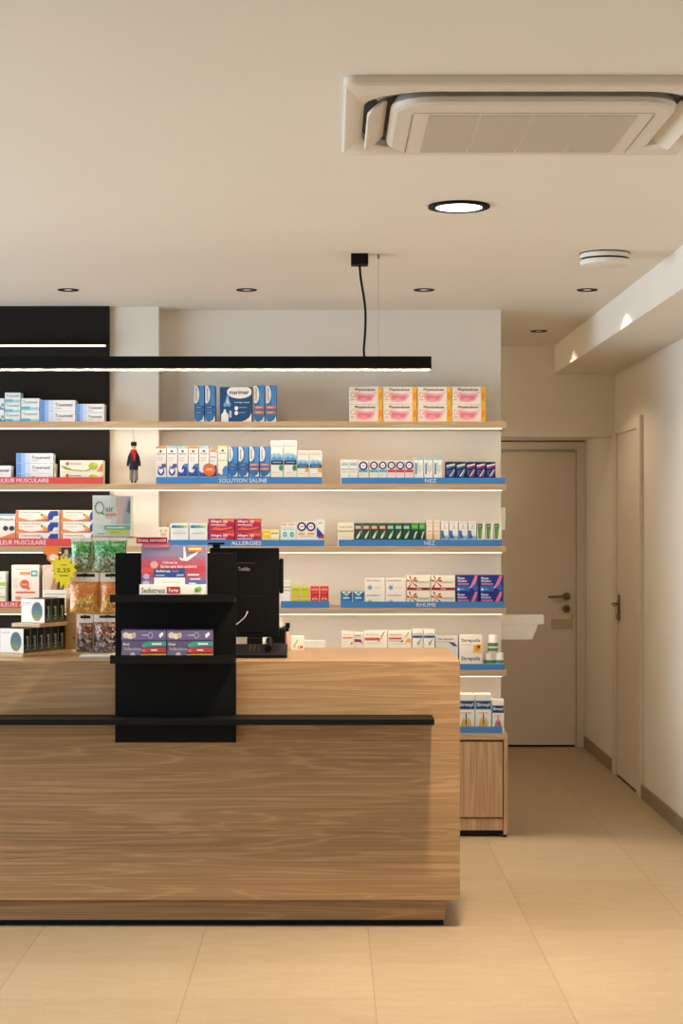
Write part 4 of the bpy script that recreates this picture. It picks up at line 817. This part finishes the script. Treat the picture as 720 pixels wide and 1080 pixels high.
# ------------------------------------------------------------------ candy rack
DR = 6.93
t = thing('candy_rack', 'pale rack behind the hanging candy bags on the counter', 'rack', (0, DR, CT+.0003))
xa, xb = wx(80, DR), wx(133, DR); zt = 1.447-CT
MB().box(xa, xb, 0, .012, .008, zt, M_PLY, .001).build('back_board', t)
MB().box(wx(84, 6.8), xb+.0, -.15, .09, 0, .008, M_WHITE, .001).build('base', t)
MB().box(wx(97, DR), wx(141, DR), -.02, .10, zt+.0003, zt+.008, M_PLY, .001).build('top', t)
def bagmat(name, cols, lower):
    q = NT(name); v = q.coord((1, 1, 1))
    vo = q.n('ShaderNodeTexVoronoi', Scale=120.0); q.l(v, vo.inputs['Vector'])
    sepc = q.t.nodes.new('ShaderNodeSeparateColor'); q.l(vo.outputs['Color'], sepc.inputs[0])
    up = q.ramp(sepc.outputs[0], [(0.0, cols[0]), (.4, cols[1]), (.75, cols[2]), (1, cols[3])])
    lo = q.ramp(sepc.outputs[1], [(0.0, lower[0]), (.4, lower[1]), (.75, lower[2]), (1, lower[3])])
    tc = q.t.nodes.new('ShaderNodeTexCoord'); sp = q.t.nodes.new('ShaderNodeSeparateXYZ'); q.l(tc.outputs['Generated'], sp.inputs[0])
    nz = q.n('ShaderNodeTexNoise', Scale=30.0); q.l(v, nz.inputs['Vector'])
    f = q.math('GREATER_THAN', q.math('ADD', sp.outputs['Z'], q.math('MULTIPLY', nz.outputs['Fac'], .25)), .66)
    mx = q.n('ShaderNodeMixRGB'); q.l(f, mx.inputs['Fac']); q.l(lo, mx.inputs['Color1']); q.l(up, mx.inputs['Color2'])
    q.l(mx.outputs['Color'], q.b.inputs['Base Color']); q.b.inputs['Roughness'].default_value = .25
    q.b.inputs['Coat Weight'].default_value = .9; q.b.inputs['Coat Roughness'].default_value = .12
    bump(q, vo.outputs['Distance'], .6, .006); return q.m
M_BG = bagmat('green sweets in clear bag', ('#2c5a2c', '#3f9a4a', '#56b866', '#9ccf9a'), ('#4c5f48', '#78906c', '#a3b48e', '#cfd4bc'))
M_BO = bagmat('orange sweets in clear bag', ('#c7662a', '#d97c2c', '#dd8a36', '#e4a050'), ('#cb8628', '#d99c38', '#e0ac4a', '#eac47c'))
M_BB = bagmat('brown sweets in clear bag', ('#3c221a', '#7a4430', '#b06a4a', '#dcc0a8'), ('#241a18', '#3a2c28', '#6a5650', '#b4a8a0'))
M_HDR = plain('white header card', '#e6ded2', .45)
def bag(x0, x1, y0, y1, yh, mat, label, ringn):
    Dg = DR-.052; W = wx(x1, Dg)-wx(x0, Dg); H = wz(y0, Dg)-wz(y1, Dg); HH = wz(yh, Dg)-wz(y0, Dg)
    t = thing('candy_bag', label, 'candy bag', (wx((x0+x1)/2, Dg), Dg, wz(y1, Dg)), random.uniform(-.03, .03), 'bags of sweets on the rack')
    mb = MB(); n = 12; rr = random.Random(len(label))
    for sgn in (-1, 1):
        vs = []; fs = []
        for i in range(n+1):
            for j in range(n+1):
                u, v = i/n, j/n
                th = .020*math.sqrt(max(0, (1-abs(2*u-1)**3)*(1-abs(2*v-1)**3)))*(1+.25*math.sin(9*u+5*v)*math.cos(7*v))
                edge = 1-.05*math.sin(PI*v)
                vs.append(((u-.5)*W*edge, sgn*th, v*H+rr.uniform(-.0008, .0008)))
        for i in range(n):
            for j in range(n):
                a = i*(n+1)+j; q = (a, a+n+1, a+n+2, a+1); fs.append(q if sgn < 0 else q[::-1])
        mb.add(vs, fs, mat, True)
    mb.build('pouch', t)
    hd = MB(); hw = W*.49
    hd.box(-hw, hw, -.003, .001, H*.985, H+HH, M_HDR, .0006)
    if HH > .02: hd.art(-hw, H, 2*hw, HH, -.003, [('r', .22, .5, .86, .86, '#1c1815'), ('r', .44, .86, .6, .93, '#1c1815')])
    hd.build('header_card', t)
    rg = MB(); rg.art(-W/2, 0, W, H, -.0225, [('o', .5+.19*(k-(ringn-1)/2), .24, .055, .055*W/H, .55, '#4a3020') for k in range(ringn)]); 
    if ringn: rg.build('printed_rings', t)
    MB().tube([(0, .0512, H+HH*.35), (0, -.012, H+HH*.35), (0, -.016, H+HH*.5)], .0016, M_STEEL, 8).build('hook', t)
bag(75, 96.6, 571, 603, 567, M_BG, 'bag of green sweets in the top row, by the yellow star', 2)
bag(97.2, 134, 570, 603, 567, M_BG, 'bag of green sweets in the top row, under the air box', 2)
bag(73.5, 104.6, 613, 646.5, 604, M_BO, 'bag of orange sweets, whole one beside the plywood panel', 3)
bag(105.2, 131, 613, 647, 604, M_BO, 'bag of orange sweets, cut off by the black display panel', 2)
bag(81, 98, 656.5, 687.6, 648, M_BB, 'bag of brown sweets beside the plywood panel, bottom row', 0)
bag(98.6, 127, 655.5, 687.8, 648, M_BB, 'bag of brown sweets cut off by the black panel, bottom row', 0)
# air box on the rack
D0 = DR-.015; X0, X1 = wx(97.6, D0), wx(137.6, D0); zb = CT+.0003+zt+.0085; W = X1-X0; H = wz(522.5, D0)-zb
mb = MB().box(0, W, 0, .105, 0, H, C('#dfe3dd'), .001)
mb.art(0, 0, W, H, 0, [('r', .48, .3, 1, .98, '#c3b3b0'), ('p', [(.48, .3), (.62, .3), (.72, .55), (.6, .75), (.62, .98), (.48, .98)], '#cdd8cc'), ('p', [(.66, .3), (.78, .32), (.76, .62), (.7, .9), (.62, .8), (.66, .55)], '#d8b0ac'), ('p', [(.8, .3), (1, .3), (1, .98), (.9, .9), (.84, .6)], '#9aa6ae'), ('p', [(.9, .6), (1, .55), (1, .9), (.94, .85)], '#5c6e86'),
    ('o', .18, .70, .125, .15, .82, '#5a8f7c'), ('p', [(.22, .58), (.26, .60), (.32, .53), (.28, .52)], '#5a8f7c'), ('t', 'air', .34, .60, .56, .74, '#7a9a98'), ('r', .31, .655, .335, .665, '#5a8f7c'), ('r', .34, .50, .62, .56, '#d98a84'), ('r', .34, .44, .5, .48, '#dcb4ac'), ('r', .3, .16, 1, .27, '#7ab49c'), ('r', .38, .2, .84, .225, '#dff0e6'), ('r', .36, .06, .93, .15, '#d8d36a'), ('r', .45, .09, .7, .12, '#b4a84a'), ('r', .14, .06, .32, .075, '#8a8f8c')])
o = mb.build('air_spray_box', None, (X0, D0, zb)); tag(o, 'tall pale green and white box standing on top of the candy rack', 'medicine box')
# yellow star, orange bubble, small photo card
Ds = 6.842
t = thing('starburst_price_sign', 'yellow starburst price sign beside the green candy bags', 'price sign', (wx(67, Ds), Ds, wz(602, Ds)))
pts = []; n = 14
for k in range(2*n):
    a = PI*k/n; r = (.063 if k % 2 == 0 else .044+.006*math.cos(5*a))*(1+.08*math.sin(3*a)); pts.append((r*.82*math.cos(a), r*1.08*math.sin(a)))
mb = MB().prism(pts, 0, .0012, C('#f6e436'))
mb.art(-.04, -.05, .08, .1, 0, [('t', '2,25', .18, .42, .82, .60, '#4a4620'), ('r', .36, .71, .66, .735, '#4a4620'), ('r', .3, .3, .72, .33, '#4a4620')])
mb.build('star_card', t)
MB().tube([(.008, .001, 0), (.008, .06, 0), (.008, DR-Ds+.006, 0), (wx(79.6, DR)-wx(67, Ds), DR-Ds+.006, 0)], .001, M_STEEL, 6).build('clip_wire', t)
Do = 8.61
t = thing('round_price_sign', 'orange bubble shaped price sign hanging on the third shelf edge', 'price sign', (wx(54, Do), Do, 0))
def disc(mb, px, py, rx, ry, y, m):
    pts = [((px-54)*Do/F+rx*Do/F*math.cos(2*PI*k/28), wz(py, Do)+ry*Do/F*math.sin(2*PI*k/28)) for k in range(28)]
    return mb.prism(pts, y, y+.001, m)
disc(MB(), 54, 581, 9, 5.2, 0, C('#dd7a34')).build('upper_bubble', t)
mb = disc(MB(), 56, 588, 6.6, 5, -.0012, C('#e08a4a')); disc(mb, 56.5, 588, 4.6, 3.4, -.0016, C('#e9d8c4')).build('lower_bubble', t)
o = MB().box(wx(64.5, Do), wx(76.5, Do), 0, .0012, wz(590.5, Do), wz(577.5, Do), C('#2c2623'), .0003)
o.art(wx(64.5, Do), wz(590.5, Do), wx(76.5, Do)-wx(64.5, Do), wz(577.5, Do)-wz(590.5, Do), 0, [('e', .45, .62, .18, .24, '#c99a7a'), ('p', [(.3, .1), (.9, .1), (.95, .45), (.6, .5)], '#4a5c8a'), ('r', .1, .2, .32, .5, '#b8a08c')])
o = o.build('photo_card_sign', None, (0, Do, 0)); tag(o, 'small dark photo card hanging on the shelf edge behind the star', 'photo card')

# ------------------------------------------------------------------ ceiling fixtures
LIGHT = (1.0, 0.79, 0.56)
def downlight(x, y, energy, label):
    t = thing('ceiling_downlight', label, 'downlight', (x, y, CEIL), 0, 'large ceiling downlights')
    MB().lathe([(.078, -.0005), (.078, -.008), (.099, -.0095), (.1035, -.008), (.1035, -.0005)], M_BLACK, n=48).build('rim', t)
    MB().lathe([(0, -.0075), (.078, -.0075), (.078, -.0008), (0, -.0008)], M_LAMP, n=48).build('diffuser', t)
    lamp('SPOT', 'downlight_beam', (0, 0, -.02), energy, LIGHT, t, spot_size=math.radians(96), spot_blend=.12, shadow_soft_size=.075)
downlight(.432, 5.98, 290, 'large round lit downlight with black rim beside the air conditioner')
BIGS = [(.432, 3.4), (-1.25, 3.4), (.432, .8), (-1.25, .8), (-2.9, 3.4), (-2.9, 5.98)]
for (x, y) in BIGS: downlight(x, y, 55, 'large round downlight with black rim out over the shop floor')
def spotl(x, y, energy, label):
    t = thing('ceiling_spotlight', label, 'spotlight', (x, y, CEIL), 0, 'small recessed ceiling spotlights')
    MB().lathe([(.034, -.0005), (.034, -.002), (.045, -.0045), (.048, -.002), (.048, -.0005)], M_BLACK, n=36).build('rim', t)
    MB().lathe([(0, -.0012), (.034, -.0012), (.034, -.0004), (0, -.0004)], M_DARK, n=36).lathe([(0, -.0018), (.017, -.0018), (.017, -.001), (0, -.001)], M_SPOTL, n=24).build('lens', t)
    lamp('SPOT', 'spotlight_beam', (0, 0, -.012), energy, LIGHT, t, spot_size=math.radians(128), spot_blend=.6, shadow_soft_size=.02)
SY = 8.14
for x, l in ((wx(72, SY), 'small black ringed ceiling spotlight above the black panel'), (wx(260, SY), 'small black ringed ceiling spotlight above the big dark blue box'),
             (wx(447, SY), 'small black ringed ceiling spotlight above the pink dose boxes'), (wx(619, SY), 'small black ringed ceiling spotlight below the smoke detector, beside the soffit')):
    spotl(x, SY, 11, l)
spotl(wx(568, 9.89), 9.89, 12, 'small black ringed ceiling spotlight over the passage to the doors')
for x, y in ((-.25, 9.95), (.75, 11.45)):       # unseen lamps added to brighten the passage and the back door
    z = CEIL if y < 10.7 else 2.06
    t = thing('added_ceiling_lamp', 'added unseen opal lamp that brightens the passage behind the shelf wall' if y < 10.7 else 'added unseen opal lamp that brightens the niche before the back door', 'ceiling lamp', (x, y, z), 0)
    MB().lathe([(0, -.03), (.09, -.028), (.12, -.012), (.12, -.0005), (0, -.0005)], M_WHITE, n=32).build('opal_shade', t)
    lamp('POINT', 'passage_fill_light', (0, 0, -.12), 11 if y < 10.7 else 3.5, LIGHT, t, shadow_soft_size=.08)
# smoke detector
D0 = 7.04; r = .0975
t = thing('smoke_detector', 'round white smoke detector in two tiers on the ceiling by the soffit', 'smoke detector', (wx(637.5, D0), D0, CEIL))
MB().lathe([(0, -.0005), (r*1.02, -.0005), (r*1.02, -.004), (0, -.004)], M_DARK, n=48).build('ceiling_gap_shade', t)  # thin dark ring paints the shaded gap against the ceiling
MB().lathe([(0, -.004), (r*.99, -.004), (r, -.007), (r, -.021), (0, -.021)], M_WHITE, n=48).build('upper_disc', t)
MB().lathe([(0, -.021), (r*.93, -.021), (r*.93, -.029), (0, -.029)], M_DARK, n=48).build('smoke_gap', t)
MB().lathe([(0, -.029), (r*.99, -.029), (r, -.032), (r*.99, -.046), (r*.9, -.051), (0, -.052)], M_WHITE, n=48).build('lower_disc', t)
# pendant bar lamp
DPn = 7.07
zp1, zp0 = wz(376.2, DPn), wz(389.8, DPn); xr = wx(454.6, DPn)
t = thing('pendant_bar_lamp', 'long black bar lamp hanging over the counter on a black cord', 'pendant lamp', (0, DPn, 0))
MB().box(-2.4, xr, -.02, .02, zp0, zp1, M_BLACK, .001).build('housing', t)
MB().box(-2.39, xr-.006, -.0185, .0185, zp0-.0012, zp0-.0003, M_PEND).build('led_strip', t)
bx0, bx1 = wx(370, DPn), wx(388, DPn)
MB().box(bx0, bx1, -.034, .034, CEIL-.0005-.043, CEIL-.0005, M_BLACK, .001).build('ceiling_rose', t)
cp = [(379, 280), (380.5, 295), (383, 310), (385, 325), (385.3, 340), (384.6, 355), (383.6, 368), (384, 375), (385, 376.6)]
def smooth(ps, m=6):
    out = []
    for i in range(len(ps)-1):
        p0, p1, p2, p3 = ps[max(i-1, 0)], ps[i], ps[i+1], ps[min(i+2, len(ps)-1)]
        for k in range(m):
            u = k/m; out.append(tuple(.5*((2*b)+(-a+c)*u+(2*a-5*b+4*c-d)*u*u+(-a+3*b-3*c+d)*u**3) for a, b, c, d in zip(p0, p1, p2, p3)))
    return out+[ps[-1]]
MB().tube([(wx(x, DPn), 0, wz(y, DPn)) for x, y in smooth(cp)], .0046, M_BLACK, 12).build('cord', t)
for xx in (wx(399, DPn), -1.9):
    MB().tube([(xx, 0, zp1), (xx, 0, CEIL-.016)], .0006, M_STEEL, 6).build('suspension_wire', t)
    MB().lathe([(0, CEIL-.017), (.004, CEIL-.017), (.004, CEIL-.0005), (0, CEIL-.0005)], M_STEEL, (xx, 0, 0), 14).build('wire_anchor', t)

# ------------------------------------------------------------------ ceiling air conditioner
ax0, ax1, ay0, ay1 = .033, .985, 4.235, 5.05
t = thing('ceiling_air_conditioner', 'large cream cassette air conditioner set in the ceiling with open flaps', 'air conditioner', (0, 0, CEIL))
def rrect(x0, x1, y0, y1, r, n=10):
    out = []
    for cx, cy, a0 in ((x1-r, y1-r, 0), (x0+r, y1-r, 90), (x0+r, y0+r, 180), (x1-r, y0+r, 270)):
        for k in range(n+1):
            a = math.radians(a0+90*k/n); out.append((cx+r*math.cos(a), cy+r*math.sin(a)))
    return out
def loft(mb, rings, m, cap0=False, cap1=False, smooth=True):
    n = len(rings[0][0]); vs = []; fs = []
    for pts, z in rings: vs += [(p[0], p[1], z) for p in pts]
    for i in range(len(rings)-1):
        for k in range(n): fs.append((i*n+k, (i+1)*n+k, (i+1)*n+(k+1) % n, i*n+(k+1) % n))
    if cap0: fs.append(tuple(range(n)))
    if cap1: fs.append(tuple(range((len(rings)-1)*n, len(rings)*n)))
    return mb.add(vs, fs, m, smooth)
hx0, hx1, hy0, hy1 = .085, .933, 4.30, 4.985
o1 = rrect(ax0, ax1, ay0, ay1, .03); o2 = rrect(ax0+.006, ax1-.006, ay0+.006, ay1-.006, .027)
i1 = rrect(hx0-.01, hx1+.01, hy0-.01, hy1+.01, .18); i2 = rrect(hx0, hx1, hy0, hy1, .17)
loft(MB(), [(o1, -.0005), (o1, -.018), (o2, -.024), (i1, -.026), (i2, -.020), (i2, -.002)], M_AC).build('frame', t)
loft(MB(), [(rrect(hx0-.004, hx1+.004, hy0-.004, hy1+.004, .17), -.0018), (rrect(hx0+.2, hx1-.2, hy0+.2, hy1-.2, .05), -.0016)], M_ACD, cap1=True).build('air_duct', t)
bx0, bx1, by0, by1 = .152, .866, 4.356, 4.955
b = [rrect(bx0+.012, bx1-.012, by0+.012, by1-.012, .10), rrect(bx0, bx1, by0, by1, .11), rrect(bx0+.004, bx1-.004, by0+.004, by1-.004, .107), rrect(bx0+.016, bx1-.016, by0+.016, by1-.016, .095)]
loft(MB(), [(b[0], -.002), (b[1], -.022), (b[2], -.034), (b[3], -.040)], M_AC, cap1=True).build('centre_panel', t)
qm = NT('intake grille mesh'); v = qm.coord((1, 1, 1)); ck = qm.n('ShaderNodeTexChecker', Scale=260.0); qm.l(v, ck.inputs['Vector'])
cc = qm.n('ShaderNodeMixRGB'); qm.l(ck.outputs['Fac'], cc.inputs['Fac']); cc.inputs['Color1'].default_value = lin('#b3a998'); cc.inputs['Color2'].default_value = lin('#cdc3b3'); qm.l(cc.outputs['Color'], qm.b.inputs['Base Color']); qm.b.inputs['Roughness'].default_value = .6
gx = .51
g = MB()
for k in range(4): g.box(gx-.265+k*.1325+.003, gx-.265+(k+1)*.1325-.003, 4.48, 4.925, -.0415, -.0402, qm.m)
g.build('intake_grille', t)
g = MB()
for (xa_, xb_) in ((gx-.305, gx-.302), (gx+.302, gx+.305)): g.box(xa_, xb_, 4.47, 4.93, -.0408, -.0401, M_ACG)
g.box(gx-.30, gx+.30, 4.452, 4.455, -.0408, -.0401, M_ACG)
g.build('panel_seam', t)
fl = MB(); fl.X = Matrix.Translation((.51, 4.318, -.013)) @ Matrix.Rotation(math.radians(8), 4, 'X')
fl.box(-.235, .235, -.013, .013, -.002, .002, M_ACG, .0015).build('air_flap', t)
fl = MB(); fl.X = Matrix.Translation((.51, 4.972, -.013)); fl.box(-.235, .235, -.012, .012, -.002, .002, M_ACG, .0015).build('air_flap', t)
for s, xc in ((-1, .118), (1, .900)):
    fl = MB(); fl.X = Matrix.Translation((xc, 4.66, -.025)) @ Matrix.Rotation(s*math.radians(38), 4, 'Y')
    pts = rrect(-.030, .030, -.225, .225, .028, 6)
    loft(fl, [(pts, .003), (pts, -.003)], M_ACW, True, True, smooth=False).build('air_flap', t)
for s, cx in ((-1, .255), (1, .763)):
    a0 = (180, 270) if s < 0 else (270, 360); c = MB(); pts = []
    for k in range(9):
        a = math.radians(a0[0]+12+(a0[1]-a0[0]-24)*k/8); pts.append((cx+.158*math.cos(a), 4.458+.146*math.sin(a)))
    vs = [(p[0], p[1], -.006) for p in pts]+[(cx+(p[0]-cx)*.86, 4.458+(p[1]-4.458)*.86, -.016) for p in pts]
    c.add(vs, [(k, k+1, 10+k, 9+k) for k in range(8)], M_SILVER, True).build('corner_vane', t)
for cx in (.292, .728):
    MB().box(cx-.03, cx+.03, 4.303, 4.332, -.018, -.004, M_DARK, .003).build('vane_motor', t)

# ------------------------------------------------------------------ daylight through the shop window
wd = bpy.data.worlds.new('World'); sc.world = wd; wd.use_nodes = True
bg = wd.node_tree.nodes['Background']; bg.inputs['Color'].default_value = (.72, .87, 1.0, 1); bg.inputs['Strength'].default_value = 6.0
po = lamp('AREA', 'window_portal', (XL-.01, (W0+W1)/2, (WB+WT)/2), 1, (1, 1, 1), None, shape='RECTANGLE', size=WT-WB, size_y=W1-W0)
po.rotation_euler = (0, -PI/2, 0); po.data.cycles.is_portal = True

# ------------------------------------------------------------------ view
vs_ = sc.view_settings; vs_.view_transform = 'Standard'; vs_.look = 'None'; vs_.exposure = 0.32; vs_.gamma = 1.0; vs_.use_curve_mapping = False
sc.cycles.use_denoising = True; sc.cycles.max_bounces = 10; sc.cycles.diffuse_bounces = 6; sc.cycles.sample_clamp_indirect = 6.0
sc.cycles.caustics_reflective = False; sc.cycles.caustics_refractive = False
